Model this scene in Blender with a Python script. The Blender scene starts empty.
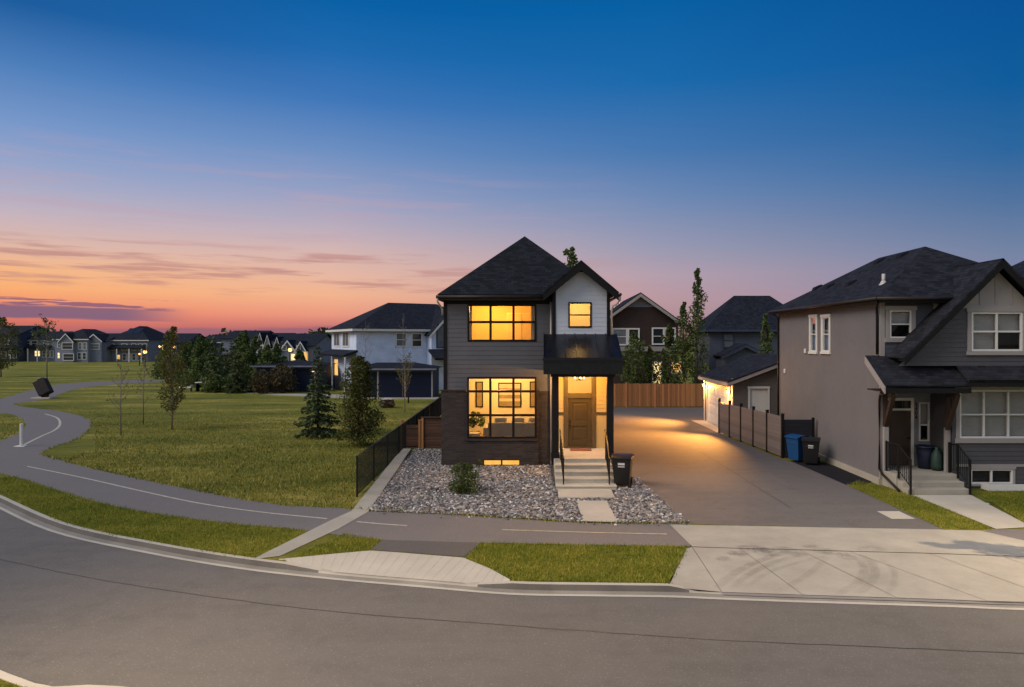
import bpy, bmesh, math, random
import numpy as np
from mathutils import Vector, Matrix
from mathutils.geometry import tessellate_polygon

random.seed(7)
RNG = np.random.default_rng(7)
SC = bpy.context.scene
COL = SC.collection
R = math.radians

# ------------------------------------------------------------------ camera
F, CX, HY, CH = 683.0, 542.0, 341.0, 4.8          # focal length (px), vanishing point, eye height
cam_d = bpy.data.cameras.new("camera")
cam = bpy.data.objects.new("camera", cam_d)
COL.objects.link(cam)
cam.location = (0, 0, CH)
cam.rotation_euler = (R(90), 0, 0)
cam_d.sensor_width = 36.0
cam_d.lens = 36.0 * F / 1024.0
cam_d.shift_x = (512 - CX) / 1024.0
cam_d.shift_y = -(343.5 - HY) / 1024.0
cam_d.clip_start = 0.1
cam_d.clip_end = 6000
SC.camera = cam


def lin(c):
    """sRGB 0-255 -> linear rgba"""
    o = []
    for v in c[:3]:
        v = v / 255.0
        o.append(v / 12.92 if v <= 0.04045 else ((v + 0.055) / 1.055) ** 2.4)
    return (o[0], o[1], o[2], 1.0)


# ------------------------------------------------------------------ world
class NT:
    """tiny node-tree helper"""

    def __init__(self, tree):
        self.t = tree
        tree.nodes.clear()

    def new(self, typ, **kw):
        n = self.t.nodes.new(typ)
        for k, v in kw.items():
            setattr(n, k, v)
        return n

    def set(self, sock, v):
        if hasattr(v, "is_output"):
            self.t.links.new(v, sock)
        else:
            sock.default_value = v

    def math(self, op, a, b=0.0, c=0.0, clamp=False):
        n = self.new("ShaderNodeMath", operation=op, use_clamp=clamp)
        self.set(n.inputs[0], a)
        self.set(n.inputs[1], b)
        if len(n.inputs) > 2:
            self.set(n.inputs[2], c)
        return n.outputs[0]

    def ramp(self, fac, stops, interp="LINEAR"):
        n = self.new("ShaderNodeValToRGB")
        cr = n.color_ramp
        cr.interpolation = interp
        while len(cr.elements) > 1:
            cr.elements.remove(cr.elements[-1])
        cr.elements[0].position = stops[0][0]
        cr.elements[0].color = stops[0][1]
        for p, c in stops[1:]:
            e = cr.elements.new(p)
            e.color = c
        self.set(n.inputs[0], fac)
        return n.outputs[0]

    def mix(self, fac, a, b, blend="MIX"):
        n = self.new("ShaderNodeMix", data_type="RGBA", blend_type=blend)
        self.set(n.inputs[0], fac)
        self.set(n.inputs[6], a)
        self.set(n.inputs[7], b)
        return n.outputs[2]

    def mapr(self, v, a, b, c=0.0, d=1.0, smooth=False):
        n = self.new("ShaderNodeMapRange", interpolation_type="SMOOTHSTEP" if smooth else "LINEAR")
        self.set(n.inputs[0], v)
        for i, q in enumerate((a, b, c, d)):
            self.set(n.inputs[1 + i], q)
        return n.outputs[0]

    def noise(self, vec, scale, detail=3.0, rough=0.55):
        n = self.new("ShaderNodeTexNoise")
        if vec is not None:
            self.t.links.new(vec, n.inputs["Vector"])
        n.inputs["Scale"].default_value = scale
        n.inputs["Detail"].default_value = detail
        n.inputs["Roughness"].default_value = rough
        return n.outputs["Fac"]

    def xyz(self, x, y, z):
        n = self.new("ShaderNodeCombineXYZ")
        for i, v in enumerate((x, y, z)):
            self.set(n.inputs[i], v)
        return n.outputs[0]


SUN_EL, SUN_AZ = R(42), R(-112)       # soft afterglow key: high from the left
wd = bpy.data.worlds.new("World")
SC.world = wd
wd.use_nodes = True
w = NT(wd.node_tree)
tc = w.new("ShaderNodeTexCoord")
sp = w.new("ShaderNodeSeparateXYZ")
w.t.links.new(tc.outputs["Generated"], sp.inputs[0])
dx, dy, dz = sp.outputs
az = w.math("ARCTAN2", dx, dy)
el = w.math("MAXIMUM", dz, 0.0)
fac = w.math("DIVIDE", el, 0.6, clamp=True)


def stops(l):
    return [(e / 0.6, lin(c)) for e, c in l]


left = w.ramp(fac, stops([(0.0, (150, 84, 100)), (0.018, (200, 108, 100)), (0.036, (240, 132, 100)), (0.062, (249, 174, 114)),
                          (0.085, (244, 182, 132)), (0.112, (222, 182, 166)), (0.147, (196, 178, 188)), (0.194, (154, 166, 200)), (0.247, (118, 150, 200)),
                          (0.309, (74, 124, 184)), (0.367, (22, 90, 156)), (0.6, (8, 60, 124))]))
leftmid = w.ramp(fac, stops([(0.0, (150, 86, 104)), (0.020, (198, 116, 112)), (0.036, (232, 150, 126)), (0.064, (242, 178, 140)),
                             (0.092, (230, 182, 160)), (0.126, (212, 180, 176)), (0.167, (178, 170, 190)), (0.207, (146, 158, 194)), (0.258, (108, 142, 192)),
                             (0.32, (62, 118, 184)), (0.378, (28, 104, 174)), (0.43, (2, 95, 165)), (0.6, (0, 62, 126))]))
midc = w.ramp(fac, stops([(0.0, (150, 110, 130)), (0.035, (176, 140, 148)), (0.059, (184, 149, 156)), (0.095, (178, 156, 170)),
                          (0.13, (154, 152, 175)), (0.2, (110, 136, 178)), (0.265, (70, 118, 174)), (0.35, (22, 104, 170)),
                          (0.44, (0, 94, 162)), (0.6, (0, 62, 124))]))
right = w.ramp(fac, stops([(0.0, (150, 130, 152)), (0.05, (142, 136, 164)), (0.109, (112, 128, 160)), (0.168, (78, 112, 156)),
                           (0.225, (40, 100, 156)), (0.3, (4, 90, 154)), (0.38, (0, 82, 150)), (0.6, (0, 58, 118))]))
back = w.ramp(fac, stops([(0.0, (166, 160, 166)), (0.12, (186, 178, 178)), (0.3, (180, 184, 192)), (0.6, (138, 162, 194))]))
c = w.mix(w.mapr(az, -0.66, -0.30), left, leftmid)
c = w.mix(w.mapr(az, -0.30, 0.17), c, midc)
c = w.mix(w.mapr(az, 0.17, 0.60), c, right)
# clouds: stretched noise in azimuth / elevation
cv = w.xyz(w.math("MULTIPLY", az, 5.0), w.math("MULTIPLY", el, 70.0), 0.0)
n1 = w.noise(cv, 1.0, 4.0, 0.6)
cv2 = w.xyz(w.math("MULTIPLY", az, 9.0), w.math("MULTIPLY", el, 150.0), 3.7)
n2 = w.noise(cv2, 1.0, 4.0, 0.6)


def band(x, lo0, lo1, hi0, hi1):
    return w.math("MULTIPLY", w.mapr(x, lo0, lo1, smooth=True), w.mapr(x, hi0, hi1, 1.0, 0.0, smooth=True))


leftness = w.mapr(az, 0.25, -0.35, smooth=True)
streak = w.math("MULTIPLY", w.math("MULTIPLY", w.mapr(n1, 0.47, 0.63, smooth=True), band(el, 0.055, 0.072, 0.112, 0.135)), leftness)
c = w.mix(w.math("MULTIPLY", streak, 0.72), c, lin((184, 130, 128)))
haze_hi = w.math("MULTIPLY", w.math("MULTIPLY", w.mapr(n1, 0.45, 0.70, smooth=True), band(el, 0.12, 0.15, 0.2, 0.26)), leftness)
c = w.mix(w.math("MULTIPLY", haze_hi, 0.36), c, lin((190, 160, 176)))
el_w = w.math("ADD", el, w.math("MULTIPLY", w.math("SUBTRACT", n1, 0.5), 0.018))
bank = w.math("MULTIPLY", band(el_w, 0.0255, 0.0285, 0.039, 0.0435), w.mapr(az, -0.46, -0.56, smooth=True))
c = w.mix(w.math("MULTIPLY", bank, 0.92), c, lin((122, 94, 122)))
bits = w.math("MULTIPLY", w.math("MULTIPLY", w.mapr(n2, 0.52, 0.58, smooth=True), band(el, 0.036, 0.04, 0.048, 0.054)), w.mapr(az, -0.40, -0.52, smooth=True))
c = w.mix(w.math("MULTIPLY", bits, 0.9), c, lin((134, 92, 120)))
low = w.mapr(w.math("ADD", el_w, w.mapr(az, -0.6, -0.3, 0.008, 0.0)), 0.017, 0.0225, 1.0, 0.0, smooth=True)
c = w.mix(w.math("MULTIPLY", low, 0.85), c, lin((148, 98, 114)))
c = w.mix(w.mapr(dy, 0.30, -0.25, smooth=True), c, back)
bg = w.new("ShaderNodeBackground")
w.set(bg.inputs[0], c)
bg.inputs[1].default_value = 1.0
skyt = w.new("ShaderNodeTexSky")
skyt.sky_type = "NISHITA"
skyt.sun_disc = False
skyt.sun_elevation = SUN_EL
skyt.sun_rotation = SUN_AZ
bg2 = w.new("ShaderNodeBackground")
w.t.links.new(skyt.outputs[0], bg2.inputs[0])
bg2.inputs[1].default_value = 0.002
addw = w.new("ShaderNodeAddShader")
w.t.links.new(bg.outputs[0], addw.inputs[0])
w.t.links.new(bg2.outputs[0], addw.inputs[1])
ow = w.new("ShaderNodeOutputWorld")
w.t.links.new(addw.outputs[0], ow.inputs[0])

sun_d = bpy.data.lights.new("sun", "SUN")
sun_d.energy = 2.4
sun_d.angle = R(36)
sun_d.color = (1.0, 0.88, 0.75)
sun = bpy.data.objects.new("sun", sun_d)
COL.objects.link(sun)
sdir = Vector((math.sin(SUN_AZ) * math.cos(SUN_EL), math.cos(SUN_AZ) * math.cos(SUN_EL), math.sin(SUN_EL)))
sun.rotation_euler = sdir.to_track_quat("Z", "Y").to_euler()

vs = SC.view_settings
vs.view_transform = "Standard"
vs.look = "None"
vs.exposure = 0.0
vs.gamma = 1.0
vs.use_curve_mapping = False
SC.cycles.use_denoising = True
SC.cycles.max_bounces = 6
SC.cycles.diffuse_bounces = 3
SC.cycles.glossy_bounces = 3
SC.cycles.transparent_max_bounces = 12
SC.cycles.sample_clamp_indirect = 4.0
SC.cycles.caustics_reflective = False
SC.cycles.caustics_refractive = False


# ------------------------------------------------------------------ helpers
def G(px, py, z=0.0):
    Y = F * (CH - z) / (py - HY)
    return ((px - CX) * Y / F, Y)


def W(px, py, Y):
    return ((px - CX) * Y / F, CH - (py - HY) * Y / F)


def cr(pts, n=6):
    """Catmull-Rom through 2D points"""
    out = []
    for i in range(len(pts) - 1):
        p0 = pts[max(i - 1, 0)]
        p1, p2 = pts[i], pts[i + 1]
        p3 = pts[min(i + 2, len(pts) - 1)]
        for k in range(n):
            t = k / n
            q = []
            for a in range(2):
                q.append(0.5 * (2 * p1[a] + (p2[a] - p0[a]) * t + (2 * p0[a] - 5 * p1[a] + 4 * p2[a] - p3[a]) * t * t
                                + (3 * p1[a] - p0[a] - 3 * p2[a] + p3[a]) * t ** 3))
            out.append(tuple(q))
    out.append(tuple(pts[-1]))
    return out


ORIGIN = {}


def tag(o, label=None, cat=None, group=None, kind=None):
    if label: o["label"] = label
    if cat: o["category"] = cat
    if group: o["group"] = group
    if kind: o["kind"] = kind
    return o


def thing(name, label, cat, loc=(0, 0, 0), group=None, rot=0.0):
    o = bpy.data.objects.new(name, None)
    o.empty_display_size = 0.3
    COL.objects.link(o)
    o.location = loc
    o.rotation_euler = (0, 0, rot)
    ORIGIN[o.name] = Vector(loc) if rot == 0 else Vector((0, 0, 0))
    return tag(o, label, cat, group)


def dup(root, loc=None, label=None, rot=None, scale=None, group=None):
    r = root.copy()
    COL.objects.link(r)
    if loc is not None: r.location = loc
    if rot is not None: r.rotation_euler = (0, 0, rot)
    if scale is not None: r.scale = scale if hasattr(scale, "__len__") else (scale,) * 3
    if label: r["label"] = label
    if group: r["group"] = group
    for ch in list(root.children):
        c_ = ch.copy()
        COL.objects.link(c_)
        c_.parent = r
        for g in list(ch.children):
            d_ = g.copy()
            COL.objects.link(d_)
            d_.parent = c_
    return r


class FR:
    """a vertical frame: origin O, horizontal axis U, up Z, outward normal N"""

    def __init__(self, O, U, N):
        self.O, self.U, self.N, self.V = Vector(O), Vector(U), Vector(N), Vector((0, 0, 1))

    def p(self, u, v, n=0.0):
        return self.O + self.U * u + self.V * v + self.N * n


def south(x=0.0, y=0.0, z=0.0):      # wall facing the camera (-Y)
    return FR((x, y, z), (1, 0, 0), (0, -1, 0))


def west(x=0.0, y=0.0, z=0.0):       # wall facing -X, u runs along +Y
    return FR((x, y, z), (0, 1, 0), (-1, 0, 0))


class MB:
    def __init__(self):
        self.v, self.f, self.m = [], [], []

    def face(self, pts, m=0):
        i = len(self.v)
        self.v.extend([Vector(p) for p in pts])
        self.f.append(tuple(range(i, i + len(pts))))
        self.m.append(m)

    def hexa(self, P, m=0):
        """P: 8 points, bottom 4 ccw then top 4"""
        for q in ((3, 2, 1, 0), (4, 5, 6, 7), (0, 1, 5, 4), (1, 2, 6, 5), (2, 3, 7, 6), (3, 0, 4, 7)):
            self.face([P[k] for k in q], m)

    def box(self, x0, x1, y0, y1, z0, z1, m=0):
        self.hexa([(x0, y0, z0), (x1, y0, z0), (x1, y1, z0), (x0, y1, z0), (x0, y0, z1), (x1, y0, z1), (x1, y1, z1), (x0, y1, z1)], m)

    def fbox(self, fr, u0, u1, v0, v1, n0, n1, m=0):
        p = fr.p
        self.hexa([p(u0, v0, n1), p(u1, v0, n1), p(u1, v0, n0), p(u0, v0, n0), p(u0, v1, n1), p(u1, v1, n1), p(u1, v1, n0), p(u0, v1, n0)], m)

    def beam(self, a, b, wx, wy, m=0, up=(0, 0, 1)):
        a, b = Vector(a), Vector(b)
        d = (b - a).normalized()
        s = d.cross(Vector(up))
        if s.length < 1e-4: s = d.cross(Vector((1, 0, 0)))
        s.normalize()
        t = s.cross(d).normalized()
        s, t = s * wx / 2, t * wy / 2
        self.hexa([a - s - t, a + s - t, a + s + t, a - s + t, b - s - t, b + s - t, b + s + t, b - s + t], m)

    def tube(self, pts, rad, n=8, m=0, cap=True):
        pts = [Vector(p) for p in pts]
        if not hasattr(rad, "__len__"): rad = [rad] * len(pts)
        rings = []
        for i, p in enumerate(pts):
            d = (pts[min(i + 1, len(pts) - 1)] - pts[max(i - 1, 0)]).normalized()
            s = d.cross(Vector((0, 0, 1)))
            if s.length < 0.05: s = d.cross(Vector((0, 1, 0)))
            s.normalize()
            t = s.cross(d)
            rings.append([p + (s * math.cos(2 * math.pi * k / n) + t * math.sin(2 * math.pi * k / n)) * rad[i] for k in range(n)])
        i0 = len(self.v)
        for r_ in rings: self.v.extend(r_)
        for i in range(len(pts) - 1):
            for k in range(n):
                k2 = (k + 1) % n
                self.f.append((i0 + i * n + k, i0 + (i + 1) * n + k, i0 + (i + 1) * n + k2, i0 + i * n + k2))
                self.m.append(m)
        if cap:
            self.f.append(tuple(i0 + k for k in range(n))); self.m.append(m)
            self.f.append(tuple(i0 + (len(pts) - 1) * n + k for k in reversed(range(n)))); self.m.append(m)

    def lathe(self, c, prof, n=16, m=0):
        i0 = len(self.v)
        for r_, z in prof:
            for k in range(n):
                a = 2 * math.pi * k / n
                self.v.append(Vector((c[0] + r_ * math.cos(a), c[1] + r_ * math.sin(a), c[2] + z)))
        for i in range(len(prof) - 1):
            for k in range(n):
                k2 = (k + 1) % n
                self.f.append((i0 + i * n + k, i0 + i * n + k2, i0 + (i + 1) * n + k2, i0 + (i + 1) * n + k))
                self.m.append(m)

    def prism(self, poly, axis_fn, h0, h1, m=0):
        """poly of 2D points, axis_fn(a,b,h)->3D"""
        n = len(poly)
        self.face([axis_fn(a, b, h1) for a, b in poly], m)
        self.face([axis_fn(a, b, h0) for a, b in reversed(poly)], m)
        for i in range(n):
            a, b = poly[i], poly[(i + 1) % n]
            self.face([axis_fn(*a, h0), axis_fn(*b, h0), axis_fn(*b, h1), axis_fn(*a, h1)], m)

    def sheet(self, poly, z, m=0, zfn=None):
        tris = tessellate_polygon([[Vector((x, y, 0)) for x, y in poly]])
        for t in tris:
            P = [Vector((poly[k][0], poly[k][1], zfn(*poly[k]) if zfn else z)) for k in t]
            if (P[1] - P[0]).cross(P[2] - P[0]).z < 0: P.reverse()
            self.face(P, m)

    def build(self, name, mats, parent=None, smooth=False, bevel=0.0, uv=True, fix=True):
        org = Vector((0, 0, 0))
        q = parent
        while q is not None:
            if q.name in ORIGIN: org = ORIGIN[q.name]
            q = q.parent
        me = bpy.data.meshes.new(name)
        me.from_pydata([tuple(v - org) for v in self.v], [], self.f)
        if not isinstance(mats, (list, tuple)): mats = [mats]
        for mt in mats: me.materials.append(mt)
        if len(mats) > 1: me.polygons.foreach_set("material_index", self.m)
        if smooth: me.polygons.foreach_set("use_smooth", [True] * len(self.f))
        if uv:
            lay = me.uv_layers.new(name="UVMap")
            dat = np.zeros((len(me.loops), 2), np.float32)
            for po in me.polygons:
                nrm = po.normal
                if abs(nrm.z) > 0.985:
                    U, V = Vector((1, 0, 0)), Vector((0, 1, 0))
                else:
                    U = Vector((0, 0, 1)).cross(nrm).normalized()
                    V = nrm.cross(U)
                for li in po.loop_indices:
                    co = Vector(self.v[me.loops[li].vertex_index])
                    dat[li] = (co.dot(U), co.dot(V))
            lay.data.foreach_set("uv", dat.ravel())
        me.update()
        o = bpy.data.objects.new(name, me)
        COL.objects.link(o)
        if parent is not None: o.parent = parent
        else: ORIGIN[o.name] = Vector((0, 0, 0))
        if bevel > 0:
            bm = bmesh.new(); bm.from_mesh(me)
            bmesh.ops.remove_doubles(bm, verts=bm.verts, dist=1e-5)
            bm.to_mesh(me); bm.free()
            b = o.modifiers.new("bevel", "BEVEL")
            b.width = bevel; b.segments = 2; b.limit_method = "ANGLE"; b.angle_limit = R(40)
        return o


def np_mesh(name, verts, faces_n, mats, parent=None, mat_idx=None, org=None):
    """verts (N,k,3): N separate k-gons"""
    N, k, _ = verts.shape
    me = bpy.data.meshes.new(name)
    if org is None:
        org = np.zeros(3)
        q = parent
        while q is not None:
            if q.name in ORIGIN: org = np.array(ORIGIN[q.name])
            q = q.parent
    v = (verts.reshape(-1, 3) - org).astype(np.float32)
    me.vertices.add(N * k); me.vertices.foreach_set("co", v.ravel())
    me.loops.add(N * k); me.loops.foreach_set("vertex_index", np.arange(N * k, dtype=np.int32))
    me.polygons.add(N)
    me.polygons.foreach_set("loop_start", np.arange(0, N * k, k, dtype=np.int32))
    me.polygons.foreach_set("loop_total", np.full(N, k, np.int32))
    if not isinstance(mats, (list, tuple)): mats = [mats]
    for m_ in mats: me.materials.append(m_)
    if mat_idx is not None: me.polygons.foreach_set("material_index", mat_idx.astype(np.int32))
    me.update(); me.validate()
    o = bpy.data.objects.new(name, me)
    COL.objects.link(o)
    if parent is not None: o.parent = parent
    return o


# ------------------------------------------------------------------ materials
def new_mat(name):
    m = bpy.data.materials.new(name)
    m.use_nodes = True
    n = NT(m.node_tree)
    out = n.new("ShaderNodeOutputMaterial")
    b = n.new("ShaderNodeBsdfPrincipled")
    n.t.links.new(b.outputs[0], out.inputs[0])
    return m, n, b, out


def vec(n, kind="UV", sc=None):
    t = n.new("ShaderNodeTexCoord")
    v = t.outputs[kind]
    if sc is not None:
        mp = n.new("ShaderNodeMapping")
        n.t.links.new(v, mp.inputs[0])
        mp.inputs["Scale"].default_value = sc
        v = mp.outputs[0]
    return v


def bump(n, b, h, strength=0.3, dist=0.02):
    bp = n.new("ShaderNodeBump")
    bp.inputs["Strength"].default_value = strength
    bp.inputs["Distance"].default_value = dist
    n.set(bp.inputs["Height"], h)
    n.t.links.new(bp.outputs[0], b.inputs["Normal"])


def M(name, col, rough=0.6, var=0.12, scale=2.5, metal=0.0, bmp=0.0, bscale=60.0, spec=0.5, kind="Object"):
    """noisy solid: base colour broken up at two scales, optional fine bump"""
    m, n, b, out = new_mat(name)
    c0 = Vector(col)
    v = vec(n, kind)
    f = n.math("ADD", n.math("MULTIPLY", n.noise(v, scale, 5), 0.6), n.math("MULTIPLY", n.noise(v, scale * 9, 3), 0.4))
    n.set(b.inputs["Base Color"], n.ramp(f, [(0.3, (*(c0 * (1 - var)), 1)), (0.7, (*(c0 * (1 + var)), 1))]))
    n.set(b.inputs["Roughness"], n.mapr(n.noise(v, scale * 3, 3), 0.3, 0.7, max(rough - 0.08, 0.02), min(rough + 0.08, 1)))
    b.inputs["Metallic"].default_value = metal
    b.inputs["Specular IOR Level"].default_value = spec
    if bmp: bump(n, b, n.noise(v, bscale, 4), bmp, 0.01)
    return m


def shingle(name, col):
    m, n, b, out = new_mat(name)
    v = vec(n, "UV")
    br = n.new("ShaderNodeTexBrick")
    n.t.links.new(v, br.inputs["Vector"])
    br.offset = 0.5
    for k, q in (("Scale", 1.0), ("Mortar Size", 0.006), ("Brick Width", 0.24), ("Row Height", 0.145), ("Bias", 0.0)):
        br.inputs[k].default_value = q
    c0 = Vector(col)
    br.inputs["Color1"].default_value = (*(c0 * 0.4), 1)
    br.inputs["Color2"].default_value = (*(c0 * 1.9), 1)
    br.inputs["Mortar"].default_value = (*(c0 * 0.3), 1)
    f = n.noise(v, 1.1, 5)
    n.set(b.inputs["Base Color"], n.mix(0.4, br.outputs[0], n.ramp(f, [(0.3, (*(c0 * 0.6), 1)), (0.7, (*(c0 * 1.5), 1))])))
    b.inputs["Roughness"].default_value = 0.9
    b.inputs["Specular IOR Level"].default_value = 0.15
    sep = n.new("ShaderNodeSeparateXYZ"); n.t.links.new(v, sep.inputs[0])
    saw = n.math("FRACT", n.math("DIVIDE", sep.outputs[1], 0.145))
    h = n.math("ADD", n.math("MULTIPLY", saw, -0.7), n.math("ADD", n.math("MULTIPLY", br.outputs[1], -0.4), n.math("MULTIPLY", n.noise(v, 70, 3), 0.5)))
    bump(n, b, h, 0.7, 0.02)
    return m


def brick(name, col):
    m, n, b, out = new_mat(name)
    v = vec(n, "UV")
    br = n.new("ShaderNodeTexBrick")
    n.t.links.new(v, br.inputs["Vector"])
    for k, q in (("Scale", 1.0), ("Mortar Size", 0.010), ("Brick Width", 0.30), ("Row Height", 0.085), ("Mortar Smooth", 0.2), ("Bias", -0.1)):
        br.inputs[k].default_value = q
    c0 = Vector(col)
    br.inputs["Color1"].default_value = (*(c0 * 0.6), 1)
    br.inputs["Color2"].default_value = (*(c0 * 1.6), 1)
    br.inputs["Mortar"].default_value = (*(c0 * 1.15), 1)
    n.set(b.inputs["Base Color"], n.mix(0.35, br.outputs[0], n.ramp(n.noise(v, 3, 5), [(0.3, (*(c0 * .6), 1)), (0.7, (*(c0 * 1.4), 1))])))
    b.inputs["Roughness"].default_value = 0.85
    h = n.math("ADD", n.math("MULTIPLY", br.outputs[1], -1.0), n.math("MULTIPLY", n.noise(v, 45, 4), 0.5))
    bump(n, b, h, 0.8, 0.012)
    return m


def lap_bump(name, col, lap=0.18, rough=0.6, vertical=False):
    """siding for walls far off: lap profile as bump"""
    m, n, b, out = new_mat(name)
    v = vec(n, "UV")
    sep = n.new("ShaderNodeSeparateXYZ"); n.t.links.new(v, sep.inputs[0])
    q = n.math("FRACT", n.math("DIVIDE", sep.outputs[0 if vertical else 1], lap))
    c0 = Vector(col)
    n.set(b.inputs["Base Color"], n.ramp(n.noise(v, 1.3, 6), [(0.3, (*(c0 * .88), 1)), (0.7, (*(c0 * 1.12), 1))]))
    b.inputs["Roughness"].default_value = rough
    b.inputs["Specular IOR Level"].default_value = 0.15
    bump(n, b, n.math("MULTIPLY", q, -1.0), 0.8, 0.02)
    return m


def boards(name, col, wdt, vertical=True, gap=0.006, var=0.45, rough=0.75):
    """wood boards with seams and grain"""
    m, n, b, out = new_mat(name)
    v = vec(n, "UV")
    sep = n.new("ShaderNodeSeparateXYZ"); n.t.links.new(v, sep.inputs[0])
    a, l = (sep.outputs[0], sep.outputs[1]) if vertical else (sep.outputs[1], sep.outputs[0])
    k = n.math("FLOOR", n.math("DIVIDE", a, wdt))
    wn = n.new("ShaderNodeTexWhiteNoise", noise_dimensions="1D"); n.set(wn.inputs["W"], k)
    gv = n.xyz(n.math("MULTIPLY", a, 60.0), n.math("MULTIPLY", l, 2.5), n.math("MULTIPLY", wn.outputs[0], 30.0))
    grain = n.noise(gv, 1.0, 4)
    c0 = Vector(col)
    f = n.math("ADD", n.math("MULTIPLY", wn.outputs[0], 0.55), n.math("MULTIPLY", grain, 0.45))
    n.set(b.inputs["Base Color"], n.ramp(f, [(0.1, (*(c0 * (1 - var)), 1)), (0.9, (*(c0 * (1 + var)), 1))]))
    b.inputs["Roughness"].default_value = rough
    fr = n.math("FRACT", n.math("DIVIDE", a, wdt))
    e = n.math("MINIMUM", fr, n.math("SUBTRACT", 1.0, fr))
    h = n.math("ADD", n.mapr(e, 0.0, gap / wdt * 2), n.math("MULTIPLY", grain, 0.15))
    bump(n, b, h, 0.9, 0.015)
    return m


def asphalt(name, col, wear=0.2, patch=0.5, tint=(1.0, 1.0, 1.0)):
    m, n, b, out = new_mat(name)
    v = vec(n, "Object")
    st = n.noise(vec(n, "Object", (0.22, 1.7, 1.0)), 1.0, 5, 0.65)
    big = n.math("ADD", n.math("MULTIPLY", n.noise(v, 0.35, 5, 0.6), 0.5), n.math("MULTIPLY", st, 0.5))
    mid = n.noise(v, 3.0, 4)
    fine = n.noise(v, 34.0, 4, 0.75)
    speck = n.new("ShaderNodeTexVoronoi"); n.t.links.new(v, speck.inputs["Vector"]); speck.inputs["Scale"].default_value = 18.0
    f = n.math("ADD", n.math("ADD", n.math("MULTIPLY", big, patch), n.math("MULTIPLY", mid, 0.25)), n.math("MULTIPLY", fine, 0.95 - patch))
    c0 = Vector(col)
    cc = n.ramp(f, [(0.38, (*(c0 * (1 - wear * 1.4)), 1)), (0.62, (*(c0 * (1 + wear * 1.4)), 1))])
    sp_ = n.ramp(n.math("ADD", speck.outputs[0], n.math("MULTIPLY", n.noise(v, 20, 2), 0.35)), [(0.10, (*(c0 * 3.2), 1)), (0.28, (*(c0 * 1.25), 1)), (0.5, (*(c0 * 0.75), 1))])
    cc = n.mix(0.62, cc, sp_)
    n.set(b.inputs["Base Color"], cc)
    b.inputs["Roughness"].default_value = 0.8
    b.inputs["Specular IOR Level"].default_value = 0.35
    bump(n, b, n.math("ADD", fine, n.math("MULTIPLY", speck.outputs[0], 0.4)), 0.35, 0.008)
    return m


def concrete(name, col, wear=0.14, stain=True):
    m, n, b, out = new_mat(name)
    v = vec(n, "Object")
    big = n.noise(v, 0.6, 6, 0.65)
    fine = n.noise(v, 40.0, 4, 0.7)
    f = n.math("ADD", n.math("MULTIPLY", big, 0.65), n.math("MULTIPLY", fine, 0.35))
    c0 = Vector(col)
    cc = n.ramp(f, [(0.38, (*(c0 * (1 - wear)), 1)), (0.7, (*(c0 * (1 + wear)), 1))])
    n.set(b.inputs["Base Color"], cc)
    b.inputs["Roughness"].default_value = 0.85
    b.inputs["Specular IOR Level"].default_value = 0.3
    bump(n, b, fine, 0.25, 0.006)
    return m


def grass_mat(name, stops_, scale=0.25):
    m, n, b, out = new_mat(name)
    v = vec(n, "Object")
    v2 = vec(n, "Object", (0.4, 1.3, 1.0))
    f = n.math("ADD", n.math("ADD", n.math("MULTIPLY", n.noise(v2, scale, 6, 0.65), 0.58), n.math("MULTIPLY", n.noise(v, scale * 9, 5, 0.7), 0.28)),
               n.math("MULTIPLY", n.noise(v, 30, 4, 0.7), 0.14))
    n.set(b.inputs["Base Color"], n.ramp(f, stops_))
    b.inputs["Roughness"].default_value = 0.95
    b.inputs["Specular IOR Level"].default_value = 0.15
    bump(n, b, n.math("ADD", n.noise(v, 22, 5, 0.8), n.math("MULTIPLY", n.noise(v, 3, 4), 0.8)), 1.0, 0.08)
    return m


def leaf_mat(name, stops_, trans=0.25, nsc=1.6):
    m, n, b, out = new_mat(name)
    g = n.new("ShaderNodeNewGeometry")
    v = vec(n, "Object")
    f = n.math("ADD", n.math("MULTIPLY", g.outputs["Random Per Island"], 0.55), n.math("ADD", n.math("MULTIPLY", n.mapr(n.noise(v, nsc, 5, .65), .3, .7), 0.35), 0.05))
    colr = n.ramp(f, stops_)
    n.set(b.inputs["Base Color"], colr)
    b.inputs["Roughness"].default_value = 0.7
    b.inputs["Specular IOR Level"].default_value = 0.25
    tr = n.new("ShaderNodeBsdfTranslucent"); n.set(tr.inputs[0], colr)
    mx = n.new("ShaderNodeMixShader"); mx.inputs[0].default_value = trans
    n.t.links.new(b.outputs[0], mx.inputs[1]); n.t.links.new(tr.outputs[0], mx.inputs[2])
    n.t.links.new(mx.outputs[0], out.inputs[0])
    return m


def glass_mat(name, tint=(1, 1, 1), refl=1.0):
    m = bpy.data.materials.new(name); m.use_nodes = True
    n = NT(m.node_tree)
    out = n.new("ShaderNodeOutputMaterial")
    t = n.new("ShaderNodeBsdfTransparent"); t.inputs[0].default_value = (*tint, 1)
    g = n.new("ShaderNodeBsdfGlossy"); g.inputs["Roughness"].default_value = 0.02
    fr = n.new("ShaderNodeFresnel"); fr.inputs[0].default_value = 1.5
    mx = n.new("ShaderNodeMixShader")
    n.set(mx.inputs[0], n.math("MULTIPLY", fr.outputs[0], refl, clamp=True))
    n.t.links.new(t.outputs[0], mx.inputs[1]); n.t.links.new(g.outputs[0], mx.inputs[2])
    n.t.links.new(mx.outputs[0], out.inputs[0])
    return m


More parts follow.
